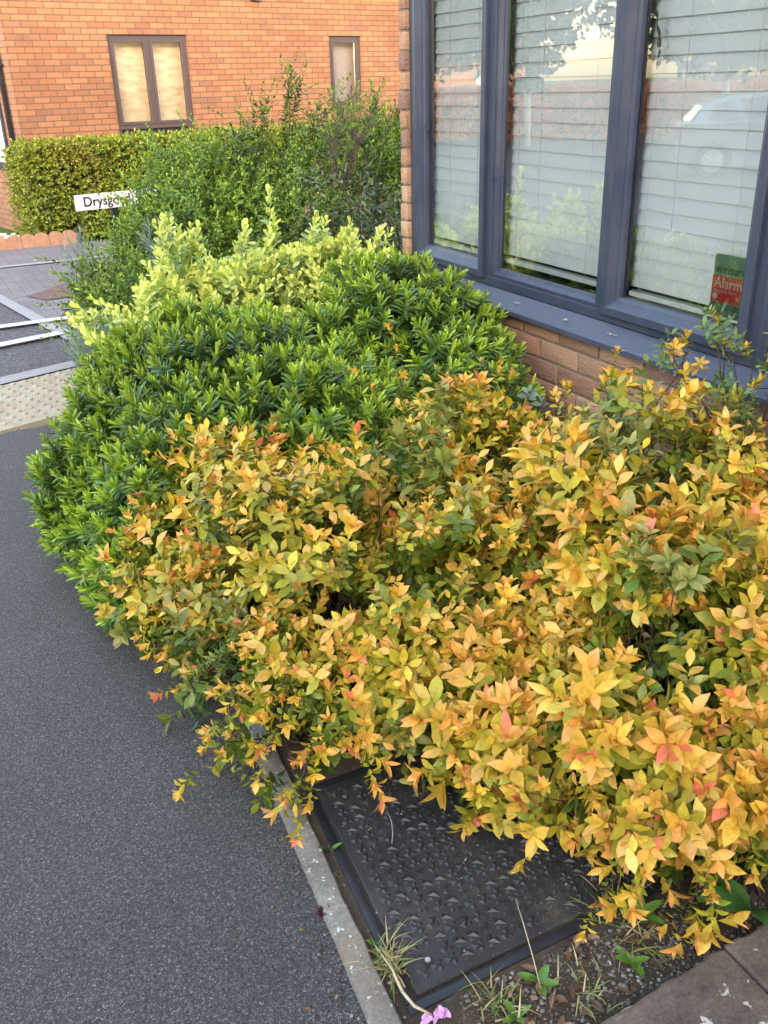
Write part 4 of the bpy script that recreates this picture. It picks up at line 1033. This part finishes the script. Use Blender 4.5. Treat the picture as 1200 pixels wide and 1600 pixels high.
# ================================================================= STREET NAME SIGN
def sign():
    a = R(13); ox, oy, oz = 1.235, 8.55, 0.50
    e = empty('street_name_sign', (ox, oy, gz(oy)), 'white street name plate on short posts half hidden by the loose green shrub', 'sign', rz=0)
    inv = Matrix.Translation((-ox, -oy, -gz(oy)))
    T = Matrix(((math.cos(a), 0, math.sin(a), ox), (math.sin(a), 0, -math.cos(a), oy), (0, 1, 0, oz), (0, 0, 0, 1)))
    m = MB(); m.box(0, 0.80, 0, 0.13, -0.012, 0, T=T, bev=.002)
    o = m.build('plate', plain('sign_white', (0.82, 0.8, 0.86), 0.4, var=0.03), e); o.matrix_parent_inverse = inv
    o = text_mesh('Drysgoed', 0.112, 'lettering', plain('sign_black', (0.01, 0.01, 0.01), 0.4), T @ Matrix.Translation((0.07, 0.032, 0.002)), e, 0.0008, bold=0.0012); o.matrix_parent_inverse = inv
    for x in (0.36, 0.72):
        m = MB(); m.box(x-.03, x+.03, -0.7, 0.10, -0.055, -0.014, T=T, bev=.003); o = m.build('post', M_black, e); o.matrix_parent_inverse = inv
sign()

# scalloped terracotta edging, gravel margin
for k in range(9):
    x = -1.25+k*0.335; m = MB(); pts = []
    for h in range(2):
        for q in range(9):
            t = math.pi-q*math.pi/8; pts.append((0.0825+h*0.165+0.0825*math.cos(t), 0.10+0.06*math.sin(t)))
    poly = [(0, -0.05)]+pts+[(0.33, -0.05)]
    T = Matrix.Translation((x, 12.38+0.19*(x+1.25)*0.35, gz(12.5))) @ Matrix.Rotation(R(4), 4, 'Z') @ Matrix(((1, 0, 0, 0), (0, 0, -1, 0), (0, 1, 0, 0), (0, 0, 0, 1)))
    m.prism(poly, -0.025, 0.025, T=T)
    sl_ = m.build('scalloped_edging', M_terra)
    lab = ['outermost left', 'second', 'third', 'fourth', 'fifth', 'sixth', 'seventh', 'eighth', 'last'][k]
    tag(sl_, 'terracotta scalloped edging block on grey paving, counted towards the hedge: '+lab, 'edging block', 'scalloped terracotta edging by the hedge')
def pebbles(name, n, fx, size, m, label, seed, flat=0.6):
    rg = np.random.default_rng(seed); bm = bmesh.new(); bmesh.ops.create_icosphere(bm, subdivisions=1, radius=1)
    B = np.array([v.co[:] for v in bm.verts]); Ff = np.array([[v.index for v in f.verts] for f in bm.faces]); bm.free()
    V, F, C = [], [], []
    for i in range(n):
        x, y, z = fx(rg); s = size*(0.45+rg.random()**2*1.3)
        b = B*(1+rg.normal(size=(len(B), 1))*0.16)*np.array((1, 0.7+0.3*rg.random(), flat))*s
        b = b @ Rz(rg.random()*6.28).T @ Rx(rg.normal()*0.3).T
        V.append(b+np.array((x, y, z+s*0.25))); F.append(Ff+i*len(B)); g = 0.06+0.22*rg.random()**1.8
        if rg.random() < 0.04: g = 0.4
        C.append(np.tile(np.array((g, g*0.92, g*0.84)), (len(B), 1)))
    o = npmesh(name, np.vstack(V), np.vstack(F), m, None, col=np.vstack(C), smooth=False)
    return tag(o, label, kind='stuff')
M_peb = attr_mat('pebble', 0.85, 0.25, 120, 0.2)
def gx(rg): return (-0.9+rg.random()*2.4, 12.75+rg.random()*1.4, gz(13.2)-0.01)
pebbles('white_gravel', 700, gx, 0.035, plain('white_stone', (0.6, 0.6, 0.63), 0.8, var=0.4, vs=12), 'white gravel margin below the side wall', 3)

# ================================================================= COVER, SLABS, WEEDS
def cover():
    x0, x1, y0, y1, zt = 0.490, 1.12, 0.952, 1.50, 0.016
    e = empty('access_cover', (0.8, 1.2, 0), 'black plastic access cover with raised blades pattern beside the path edging', 'cover')
    inv = Matrix.Translation((-0.8, -1.2, 0)); sk = 0.045   # left edge follows the path edging
    T = Matrix(((1, 0.072, 0, -0.072*0.95), (0.02, 1, 0, -0.012), (0, 0, 1, 0), (0, 0, 0, 1)))
    m = MB(); fwid = 0.024
    m.box(x0-fwid, x1+fwid, y0-fwid, y0-.004, -0.04, 0.010, T=T, bev=.003).box(x0-fwid, x1+fwid, y1+.004, y1+fwid, -0.04, 0.010, T=T, bev=.003)
    m.box(x0-fwid, x0-.004, y0-.004, y1+.004, -0.04, 0.010, T=T, bev=.003).box(x1+.004, x1+fwid, y0-.004, y1+.004, -0.04, 0.010, T=T, bev=.003)
    o = autosmooth(m.build('frame', plain('cover_frame', (0.018, 0.02, 0.026), 0.4, var=0.3, vs=12), e)); o.matrix_parent_inverse = inv
    m = MB(); m.box(x0, x1, y0, y1, -0.03, zt, T=T, bev=.003)
    p = 0.0286; nx, ny = int((x1-x0-0.012)/p), int((y1-y0-0.012)/p)
    ox, oy = x0+(x1-x0-nx*p)/2, y0+(y1-y0-ny*p)/2
    rg = np.random.default_rng(3)
    for i in range(nx):
        for j in range(ny):
            cx, cy = ox+(i+.5)*p, oy+(j+.5)*p
            if any((cx-sx)**2+(cy-sy)**2 < 0.017**2 for sx, sy in ((x0+0.045, y0+0.05), (x0+0.05, y1-0.05), (x1-0.06, y0+0.05))): continue
            a = rg.integers(4)*math.pi/2+rg.normal()*0.08; r = p*0.5; hh = 0.0042+0.0008*rg.random()
            # one bladed stud per cell: a sharp pyramid whose peak is pulled to one side
            c, s_ = math.cos(a), math.sin(a)
            for pts in ([(-0.92*r, -0.95*r, 0), (0.25*r, -0.85*r, 0), (0.05*r, 0.80*r, 0), (-0.05*r, -0.15*r, hh)], [(0.15*r, -0.30*r, 0), (0.98*r, 0.10*r, 0), (0.30*r, 0.95*r, 0), (0.32*r, 0.22*r, hh*0.9)], [(-0.95*r, 0.15*r, 0), (-0.15*r, 0.35*r, 0), (-0.75*r, 0.98*r, 0), (-0.45*r, 0.45*r, hh*0.8)]):
                vs = [T @ Vector((cx+x*c-y*s_, cy+x*s_+y*c, zt+z-0.0004*(z == 0))) for x, y, z in pts]
                m.add(vs, [(0, 1, 3), (1, 2, 3), (2, 0, 3)])
    o = m.build('lid', M_cover, e); o.matrix_parent_inverse = inv
    for sx, sy in ((x0+0.045, y0+0.05), (x0+0.05, y1-0.05), (x1-0.06, y0+0.05)):
        c = T @ Vector((sx, sy, zt)); m = MB().tube([c, c+Vector((0, 0, 0.004))], [0.0065, 0.005], 12)
        o = m.build('screw', M_galv, e, False); o.matrix_parent_inverse = inv
        m = MB().tube([c+Vector((0, 0, -.002)), c+Vector((0, 0, 0.0022))], 0.0095, 14).build('washer', M_black, e); m.matrix_parent_inverse = inv
cover()

def slabs():
    T = Matrix.Rotation(R(4.0), 4, 'Z')
    for i, (xa, xb, lab) in enumerate(((0.30, 1.002, 'brown stone slab with pale lichen at the lower right corner of the bed'), (1.006, 1.70, 'brown stone slab beyond the joint at the right edge'))):
        bm = bmesh.new(); bmesh.ops.create_grid(bm, x_segments=30, y_segments=24, size=0.5)
        mb = MB(); n = 26; V = []
        rg = np.random.default_rng(5+i)
        def edge(k): return 0.0015*math.sin(k*1.3+i)+0.0012*math.sin(k*3.1)+0.0012*rg.normal()
        front = [(xa+(xb-xa)*k/n, 0.752+(xa+(xb-xa)*k/n-0.75)*0.055+edge(k)) for k in range(n+1)]
        poly = front+[(xb, 0.15), (xa, 0.15)]
        mb.prism(poly, -0.02, 0.046)
        o = mb.build('paving_slab', M_slab); bm.free()
        bv = o.modifiers.new('bevel', 'BEVEL'); bv.width = 0.006; bv.segments = 2; bv.limit_method = 'ANGLE'; bv.angle_limit = R(50)
        tag(o, lab, 'paving slab', 'stone slabs along the front of the bed')
slabs()

def soil_xy(rg):
    return (0.55+rg.random()*0.62, 0.775+rg.random()*0.145, 0.006)
pebbles('soil_gravel', 2600, soil_xy, 0.0031, M_peb, 'small grey stones and grit lying on the soil in front of the cover', 9)
def crumbs(rg):
    y = 0.3+rg.random()*3.2
    if rg.random() < 0.5: return (exy(y)+0.055+rg.random()*0.02, y, 0.004)
    return (exy(y)-0.004-abs(rg.normal())*0.02, y, 0.001)
pebbles('edging_grit', 500, crumbs, 0.003, M_peb, 'loose grit caught along the concrete edging', 10)
# fallen leaves on the soil
rg = np.random.default_rng(14); Vs, Fs, Cs = [], [], []; o_ = 0
for k in range(120):
    V, F, s = leaf(OV4, 0.014+0.02*rg.random(), 0.008+0.008*rg.random(), 0.5*rg.random(), 0.5*rg.random(), rg.normal()*0.5)
    V = V @ Rx(rg.normal()*0.3).T @ Rz(rg.random()*6.28).T + np.array((0.56+rg.random()*0.65, 0.775+rg.random()*0.14, 0.014+0.008*rg.random()))
    c = [(0.16, 0.09, 0.05), (0.10, 0.06, 0.04), (0.3, 0.19, 0.10), (0.07, 0.045, 0.04)][rg.integers(4)]
    Vs.append(V); Fs.append(F+o_); o_ += len(V); Cs.append(np.tile(c, (len(V), 1)))
tag(npmesh('leaf_litter', np.vstack(Vs), np.vstack(Fs), M_leaf, None, col=np.vstack(Cs), smooth=True), 'brown dead leaves on the soil at the front', kind='stuff')

def fallen(name, n, fx, cols, label, seed, sz=0.018):
    rg = np.random.default_rng(seed); Vs, Fs, Cs = [], [], []; o = 0
    for k in range(n):
        V, F, s = leaf(OV, sz*(0.5+0.8*rg.random()), sz*(0.3+0.25*rg.random()), 0.6*rg.random(), 0.6*rg.random(), rg.normal()*0.4)
        x, y, z = fx(rg); V = V @ Rx(rg.normal()*0.2).T @ Rz(rg.random()*6.28).T+np.array((x, y, z))
        Vs.append(V); Fs.append(F+o); o += len(V); Cs.append(np.tile(cols[rg.integers(len(cols))], (len(V), 1)))
    tag(npmesh(name, np.vstack(Vs), np.vstack(Fs), M_leaf, None, col=np.vstack(Cs), smooth=True), label, kind='stuff')
def on_path(rg):
    y = 0.9+rg.random()*2.2; return (exy(y)-0.01-abs(rg.normal())*0.10, y, 0.006)
fallen('fallen_leaves', 46, on_path, [(0.35, 0.22, 0.08), (0.2, 0.12, 0.06), (0.4, 0.3, 0.05), (0.12, 0.08, 0.05)], 'small dropped leaves on the asphalt under the shrubs', 77, 0.012)
def on_cover(rg): return (0.52+rg.random()*0.5, 0.96+rg.random()**1.5*0.45, 0.0225)
fallen('fallen_leaves', 26, on_cover, [(0.22, 0.14, 0.07), (0.14, 0.09, 0.05), (0.3, 0.24, 0.12)], 'small brown scraps of leaf lying on the black cover', 78, 0.008)
pebbles('cover_grit', 170, lambda rg: (0.50+rg.random()*0.56, 0.955+rg.random()**2.2*0.4, 0.0185), 0.0017, M_peb, 'fine grit scattered on the black cover', 79)

def weed(name, loc, leaves, label, cat='weed', col=(0.10, 0.22, 0.03), m=None):
    """leaves: (azimuth, pitch, length, width, curl)"""
    V_, F_, C_ = [], [], []; o = 0
    for az, pt, L_, W_, cu in leaves:
        n = 8; ws = [0.15+0.85*math.sin(math.pi*min(1, (k/(n-1))**0.8*0.96+0.04))**0.8 for k in range(n)]; ws[0] = 0.12; ws[-1] = 0.04
        V, F, s = leaf(ws, L_, W_, cu, 0.28, 0.15); V = V @ Rx(pt).T @ Rz(az).T
        V_.append(V+np.array(loc)); F_.append(F+o); o += len(V)
        g = 0.8+0.4*rng.random(); C_.append(np.array(col)*g*(0.75+0.5*s)[:, None])
    o = npmesh(name, np.vstack(V_), np.vstack(F_), m or M_leafgloss, None, col=np.vstack(C_), smooth=True)
    return tag(o, label, cat)
weed('broad_leaf_weed', (1.10, 0.80, 0.05), [(R(70), R(35), 0.12, 0.055, 0.4), (R(150), R(45), 0.09, 0.04, 0.4), (R(20), R(30), 0.10, 0.045, 0.5)], 'broad dark green dock leaves beside the slab joint', col=(0.05, 0.15, 0.03))
weed('small_weed', (0.69, 0.875, 0.01), [(R(100), R(60), 0.045, 0.016, 0.3), (R(160), R(30), 0.04, 0.017, 0.3), (R(40), R(20), 0.042, 0.018, 0.3), (R(230), R(25), 0.038, 0.018, 0.3), (R(300), R(20), 0.04, 0.018, 0.2)], 'small green rosette weed at the front edge of the cover')
weed('small_weed', (0.86, 0.835, 0.01), [(R(80), R(45), 0.045, 0.018, 0.3), (R(170), R(25), 0.045, 0.018, 0.3), (R(10), R(20), 0.04, 0.016, 0.3), (R(250), R(20), 0.036, 0.016, 0.3)], 'small green weed in the grit between cover and slab')
weed('small_weed', (0.94, 0.905, 0.01), [(R(a), R(30+a % 25), 0.055, 0.022, 0.3) for a in (30, 90, 140, 200, 260, 330)], 'leafy green weed at the right end of the cover frame')
weed('small_weed', (0.475, 1.07, 0.01), [(R(95), R(65), 0.04, 0.014, 0.2), (R(200), R(20), 0.03, 0.010, 0.2), (R(60), R(45), 0.03, 0.012, 0.2)], 'little green weed growing between the edging and the cover')
weed('small_weed', (0.487, 1.33, 0.0), [(R(110), R(62), 0.05, 0.016, 0.3), (R(250), R(50), 0.04, 0.013, 0.3)], 'green strap leaf standing in the gap near the back of the cover')
weed('purple_weed', (0.417, 1.185, 0.01), [(R(a*24), R(15+(a*37) % 45), 0.020, 0.007, 0.3) for a in range(15)], 'tiny dark purple weed on the path side of the edging', col=(0.07, 0.02, 0.035))
weed('small_weed', (0.62, 0.84, 0.01), [(R(a), R(25+a % 30), 0.036, 0.014, 0.3) for a in (20, 100, 170, 260)], 'small green weed near the pink petals')
def tuft(loc, n, h, label, seed, cols, spread=0.02, lean=0.5):
    rg = np.random.default_rng(seed); V_, F_, C_ = [], [], []; o = 0
    for k in range(n):
        L_ = h*(0.5+0.7*rg.random()); ws = [1, 0.95, 0.8, 0.6, 0.35, 0.05]
        V, F, s = leaf(ws, L_, 0.0022+0.0015*rg.random(), 0.2+1.0*rg.random(), 0.2, rg.normal()*0.6)
        V = V @ Rx(R(70)-abs(rg.normal())*lean).T @ Rz(rg.random()*6.28).T+np.array((loc[0]+rg.normal()*spread, loc[1]+rg.normal()*spread*1.6, loc[2]))
        V_.append(V); F_.append(F+o); o += len(V); c = np.array(cols[rg.integers(len(cols))]); C_.append(np.tile(c*(0.7+0.6*rg.random()), (len(V), 1)))
    return tag(npmesh('grass_tuft', np.vstack(V_), np.vstack(F_), M_leaf, None, col=np.vstack(C_), smooth=True), label, 'grass tuft', 'tufts of grass around the cover')
straw, gr = (0.45, 0.38, 0.18), (0.16, 0.22, 0.05)
tuft((0.483, 1.03, 0.01), 90, 0.062, 'straw coloured grass tuft between the edging and the left side of the cover', 1, [straw, straw, gr], 0.011)
tuft((0.60, 0.865, 0.01), 45, 0.06, 'green and straw grass tuft in front of the cover near the pink petals', 2, [straw, gr, gr], 0.016)
tuft((0.90, 0.885, 0.01), 60, 0.09, 'long green grass tuft at the right front of the cover', 3, [gr, gr, straw], 0.03)
tuft((0.75, 0.82, 0.01), 30, 0.05, 'thin grass tuft next to the stone slab', 4, [gr, straw], 0.02)
# pink petals
mb = MB(); rg = np.random.default_rng(8); V_, F_ = [], []; o_ = 0
for k in range(14):
    V, F, s = leaf([0.2, 0.8, 1.1, 0.9, 0.5], 0.013+0.005*rg.random(), 0.010, 0.8*rg.random(), 0.6, rg.normal()*0.6)
    V = V @ Rx(rg.random()*0.9).T @ Rz(rg.random()*6.28).T+np.array((0.478+rg.random()*0.05, 0.893+rg.random()*0.012, 0.012+rg.random()*0.01)); V_.append(V); F_.append(F+o_); o_ += len(V)
tag(npmesh('pink_flower', np.vstack(V_), np.vstack(F_), M_petal, None, smooth=True), 'crumpled pink flower lying at the front corner of the black cover', 'flower')
# dry stalks
tag(MB().tube([(0.465, 1.06, 0.03), (0.468, 1.0, 0.035), (0.466, 0.955, 0.03), (0.472, 0.925, 0.028), (0.492, 0.905, 0.02)], [0.0015, 0.002, 0.003, 0.003, 0.002], 6).build('dry_stalk', M_dry, None, True), 'pale dry stalk curving along the edging at the cover corner', 'stalk')
tag(MB().tube([(0.73, 1.01, 0.06), (0.715, 0.96, 0.05), (0.70, 0.91, 0.035), (0.685, 0.86, 0.012)], [0.0008, 0.001, 0.001, 0.0012], 5).build('dry_stalk', M_dry, None, True), 'thin straight straw reaching from the spirea over the front of the cover', 'stalk')
tag(MB().tube([(0.64, 1.38, 0.022), (0.632, 1.33, 0.021), (0.62, 1.30, 0.0208), (0.605, 1.275, 0.0205)], [0.0008, 0.0014, 0.0014, 0.0006], 5).build('dry_stalk', plain('grey_twig', (0.3, 0.32, 0.34), 0.5), None, True), 'short grey curved twig lying on the back of the cover', 'stalk')
o = npmesh('fallen_sprig', *[x for x in (lambda q: (q[0]*0.55 @ Rx(-1.2).T+np.array((0.31, 2.22, 0.012)), q[1]))(sprig('hebe', np.random.default_rng(2)))], M_leafgloss, None, col=np.tile((0.12, 0.24, 0.03), (len(sprig('hebe', np.random.default_rng(2))[0]), 1)), smooth=True)
tag(o, 'small green sprig lying alone on the asphalt path', 'sprig')

# ================================================================= ACROSS THE STREET (seen reflected in the window)
def street_tree(x, y, h, r, label, seed, trunkm, pal, n=1900):
    z = gz(y); e = empty('street_tree', (x, y, z), label, 'tree', 'trees across the street'); inv = Matrix.Translation((-x, -y, -z)); rg = np.random.default_rng(seed)
    mb = MB(); mb.tube([(x, y, z-0.1), (x+.05, y, z+h*0.3), (x, y+.1, z+h*0.6), (x, y, z+h*0.9)], [0.11, 0.09, 0.06, 0.02], 8)
    for k in range(9):
        a = rg.random()*6.28; z0 = z+h*(0.3+0.4*rg.random()); mb.tube([(x, y, z0), (x+math.cos(a)*r*0.5, y+math.sin(a)*r*0.5, z0+h*0.15), (x+math.cos(a)*r*0.85, y+math.sin(a)*r*0.85, z0+h*0.25)], [0.04, 0.025, 0.01], 6)
    o = mb.build('trunk', trunkm, e, True); o.matrix_parent_inverse = inv
    P, Dv = shell([((x, y, z+h*0.66), (r, r, h*0.36)), ((x+r*.4, y-r*.3, z+h*0.5), (r*0.7, r*0.7, h*0.25)), ((x-r*.4, y+r*.3, z+h*0.55), (r*0.6, r*0.6, h*0.25))], n, rg, 0.6, 0.2, 2.0, z+0.6, 1e9, 0.3, seed, low=-1)
    foliage('crown', 'treeclump', P, Dv, 0.32+0.3*rg.random(n), pal, M_leaf, e, seed, 8, 1, 1, inv)
M_birch = plain('birch_bark', (0.62, 0.6, 0.56), 0.7, var=0.25, vs=6)
street_tree(-15.5, 19.5, 6.5, 2.2, 'pale barked birch tree across the street behind the parked car', 201, M_birch, pal_tree)
street_tree(-19, 25, 8.0, 3.2, 'broad green tree across the street behind the golden hedge', 202, M_bark, pal_tree)
street_tree(-13.5, 28, 8.5, 3.4, 'tall dark green tree across the street left of the birch', 203, M_bark, pal_tree)
street_tree(-24, 20, 8.5, 3.6, 'large green tree at the far end of the golden hedge', 204, M_bark, pal_tree)
street_tree(-14.5, 34, 7.0, 3.0, 'distant green tree beside the brick gable', 205, M_bark, pal_tree)
street_tree(-12.6, 24.2, 6.0, 1.6, 'slender birch tree in front of the golden hedge', 206, M_birch, pal_tree, 900)
street_tree(-28, 27, 10, 4.5, 'tallest tree standing behind the others across the street', 207, M_bark, pal_tree)
TH = Matrix.Translation((-17.0, 24.5, 0)) @ Matrix.Rotation(R(52), 4, 'Z') @ Matrix(((1, 0, 0, 0), (0, -1, 0, 0), (0, 0, 1, 0), (0, 0, 0, 1)))
hedge('clipped_hedge', -16, 16, -0.9, 0.5, 1.0, 15000, 'long golden lit hedge across the street behind the parked car', 210, pal_painted_sun, TH, (-17.0, 24.5, -0.38), None, -0.38, 0.3, 2.2)
def gable_house():
    T = Matrix.Translation((-20.5, 42, gz(20))) @ Matrix.Rotation(R(25), 4, 'Z')
    e = empty('brick_house', (-20.5, 42, gz(20)), 'orange brick gabled house across the street, seen only reflected', 'house'); inv = Matrix.Translation((20.5, -42, -gz(20)))
    o = MB().box(-4, 4, 0, 8, -0.1, 4.2, T=T).add([T @ Vector(p) for p in ((-4, 0, 4.2), (4, 0, 4.2), (0, 0, 6.6), (-4, 8, 4.2), (4, 8, 4.2), (0, 8, 6.6))], [(0, 1, 2), (3, 5, 4)]).build('wall', plain('gable_brick', (0.5, 0.26, 0.14), 0.9, var=0.15, vs=3), e); o.matrix_parent_inverse = inv
    o = MB().add([T @ Vector(p) for p in ((-4.3, -.3, 4.05), (0, -.3, 6.75), (0, 8.3, 6.75), (-4.3, 8.3, 4.05), (4.3, -.3, 4.05), (4.3, 8.3, 4.05))], [(0, 1, 2, 3), (1, 4, 5, 2)]).build('roof', plain('slate_roof', (0.1, 0.11, 0.13), 0.7), e); o.matrix_parent_inverse = inv
    for x in (-2, 1.2):
        o = MB().box(x, x+1, -0.05, 0.05, 1.0, 2.2, T=T).build('window', M_white, e); o.matrix_parent_inverse = inv
gable_house()

def parked_car(cx, cy, rz, label):
    z = gz(cy); e = empty('parked_car', (cx, cy, z), label, 'car'); T = Matrix.Rotation(rz, 4, 'Z')
    T = Matrix.Translation((0, 0, 0))
    paint = plain('silver_blue_paint', (0.33, 0.37, 0.42), 0.25, 0.6, 0.5, var=0.03); dg = plain('car_glass', (0.04, 0.05, 0.06), 0.08, 0.8); rub = plain('tyre', (0.02, 0.02, 0.02), 0.8)
    # outline of the body in side view (x forward, z up) and half width at each point
    low = [(-1.85, 0.32), (-1.92, 0.55), (-1.88, 0.80), (-1.78, 0.95), (-1.0, 0.97), (0.3, 0.96), (0.95, 0.93), (1.55, 0.82), (1.88, 0.62), (1.92, 0.42), (1.85, 0.24), (1.62, 0.22)]
    def arc(c, r): return [(c+r*math.cos(t), 0.30+r*math.sin(t)) for t in np.linspace(0, math.pi, 9)]
    low += arc(1.22, 0.36)+[(0.8, 0.2), (-0.8, 0.2)]+arc(-1.2, 0.36)
    mb = MB(); n = len(low); vs = []
    for y, sx, in ((-0.70, 0.97), (-0.83, 1.0), (0.83, 1.0), (0.70, 0.97)):
        vs += [(x*sx, y, 0.6+(zz-0.6)*(0.98 if abs(y) < 0.8 else 1)) for x, zz in low]
    fs = [(k*n+i, k*n+(i+1) % n, (k+1)*n+(i+1) % n, (k+1)*n+i) for k in range(3) for i in range(n)]+[tuple(range(n))[::-1], tuple(3*n+i for i in range(n))]
    mb.add(vs, fs)
    roof = [(-1.66, 0.95), (-1.42, 1.28), (-1.0, 1.43), (-0.3, 1.48), (0.25, 1.42), (1.02, 0.95)]
    k_ = len(roof); vs = [(x, -0.80+(zz-0.93)*0.42, zz) for x, zz in roof]+[(x, 0.80-(zz-0.93)*0.42, zz) for x, zz in roof]
    mb.add(vs, [(i, i+1, k_+i+1, k_+i) for i in range(k_-1)]+[tuple(range(k_)), tuple(k_+i for i in range(k_))[::-1]])
    autosmooth(mb.build('body', paint, e), 35)
    for s in (-1, 1):
        for q in ([(-1.36, 1.0), (-1.22, 1.30), (-0.95, 1.36), (-0.75, 1.0)], [(-0.65, 1.0), (-0.80, 1.37), (-0.25, 1.41), (0.15, 1.35), (0.62, 1.0)]):
            MB().add([(x, s*(0.815-(zz-0.93)*0.42), zz) for x, zz in q]+[(x, s*(0.79-(zz-0.93)*0.42), zz) for x, zz in q], [tuple(range(len(q))), tuple(range(len(q), 2*len(q)))]).build('side_window', dg, e)
        MB().box(0.62, 0.78, s*0.84, s*1.0, 0.96, 1.08, bev=0.02).build('wing_mirror', paint, e)
        for wx in (-1.2, 1.22):
            w = MB().tube([(wx, s*0.66, 0.30), (wx, s*0.70, 0.30), (wx, s*0.83, 0.30), (wx, s*0.85, 0.30)], [0.27, 0.30, 0.30, 0.27], 24).build('wheel', rub, e, True)
            r_ = MB()
            for q in range(5):
                a = q*2*math.pi/5; r_.tube([(wx, s*0.856, 0.30), (wx+0.17*math.cos(a), s*0.856, 0.30+0.17*math.sin(a))], 0.022, 6)
            r_.tube([(wx, s*0.80, 0.30), (wx, s*0.86, 0.30)], [0.2, 0.2], 20); r_.build('rim', M_galv, w)
        MB().box(1.70, 1.86, s*0.55, s*0.78, 0.60, 0.72, bev=0.02).build('headlight', M_white, e)
        MB().box(-1.90, -1.78, s*0.60, s*0.80, 0.72, 0.92, bev=0.02).build('tail_light', plain('tail_red', (0.4, 0.02, 0.02), 0.3), e)
    MB().add([(0.33, -0.58, 1.39), (0.33, 0.58, 1.39), (1.0, 0.76, 0.98), (1.0, -0.76, 0.98)], [(0, 1, 2, 3)]).build('windscreen', dg, e)
    MB().add([(-1.46, -0.6, 1.26), (-1.46, 0.6, 1.26), (-1.68, 0.74, 0.99), (-1.68, -0.74, 0.99)], [(0, 3, 2, 1)]).build('rear_window', dg, e)
    e.rotation_euler = (0, 0, rz)
parked_car(-11.2, 13.8, R(218), 'silver blue hatchback parked across the street, reflected in the nearest pane')

# added unseen row of houses behind the camera, shaped to shade bed and street
def added_shade_row():
    c = Vector((-LX*12.3, -LY*12.3, 0)); ang = math.atan2(LX, LY)
    T = Matrix.Translation(c) @ Matrix.Rotation(-ang, 4, 'Z')
    for i in range(4):
        x0 = -26+i*13.0
        e = empty('terraced_house', T @ Vector((x0+6.5, -4, 0)), ['buff brick terraced house at the left end of the row behind the viewer', 'buff brick terraced house second in the row behind the viewer', 'buff brick terraced house third in the row behind the viewer', 'buff brick terraced house at the right end of the row behind the viewer'][i], 'house', 'terraced houses behind the viewer')
        inv = Matrix.Translation(-(T @ Vector((x0+6.5, -4, 0))))
        def add(o): o.matrix_parent_inverse = inv; return o
        add(MB().box(x0, x0+12.99, -8, 0, -0.05, 5.4, T=T).build('wall', plain('terrace_brick', (0.34, 0.22, 0.15), 0.9, var=0.15, vs=4), e))
        add(MB().add([T @ Vector(p) for p in ((x0, 0.3, 5.35), (x0+12.99, 0.3, 5.35), (x0+12.99, -4, 8.0), (x0, -4, 8.0), (x0, -8.3, 5.35), (x0+12.99, -8.3, 5.35))], [(0, 1, 2, 3), (3, 2, 5, 4), (0, 3, 4), (1, 5, 2)]).build('roof', plain('terrace_tile', (0.12, 0.09, 0.08), 0.9), e))
        for xx in (2, 6, 10):
            for zz in (0.9, 3.2): add(MB().box(x0+xx, x0+xx+1.2, -0.03, 0.03, zz, zz+1.2, T=T).build('window', M_white, e))
added_shade_row()
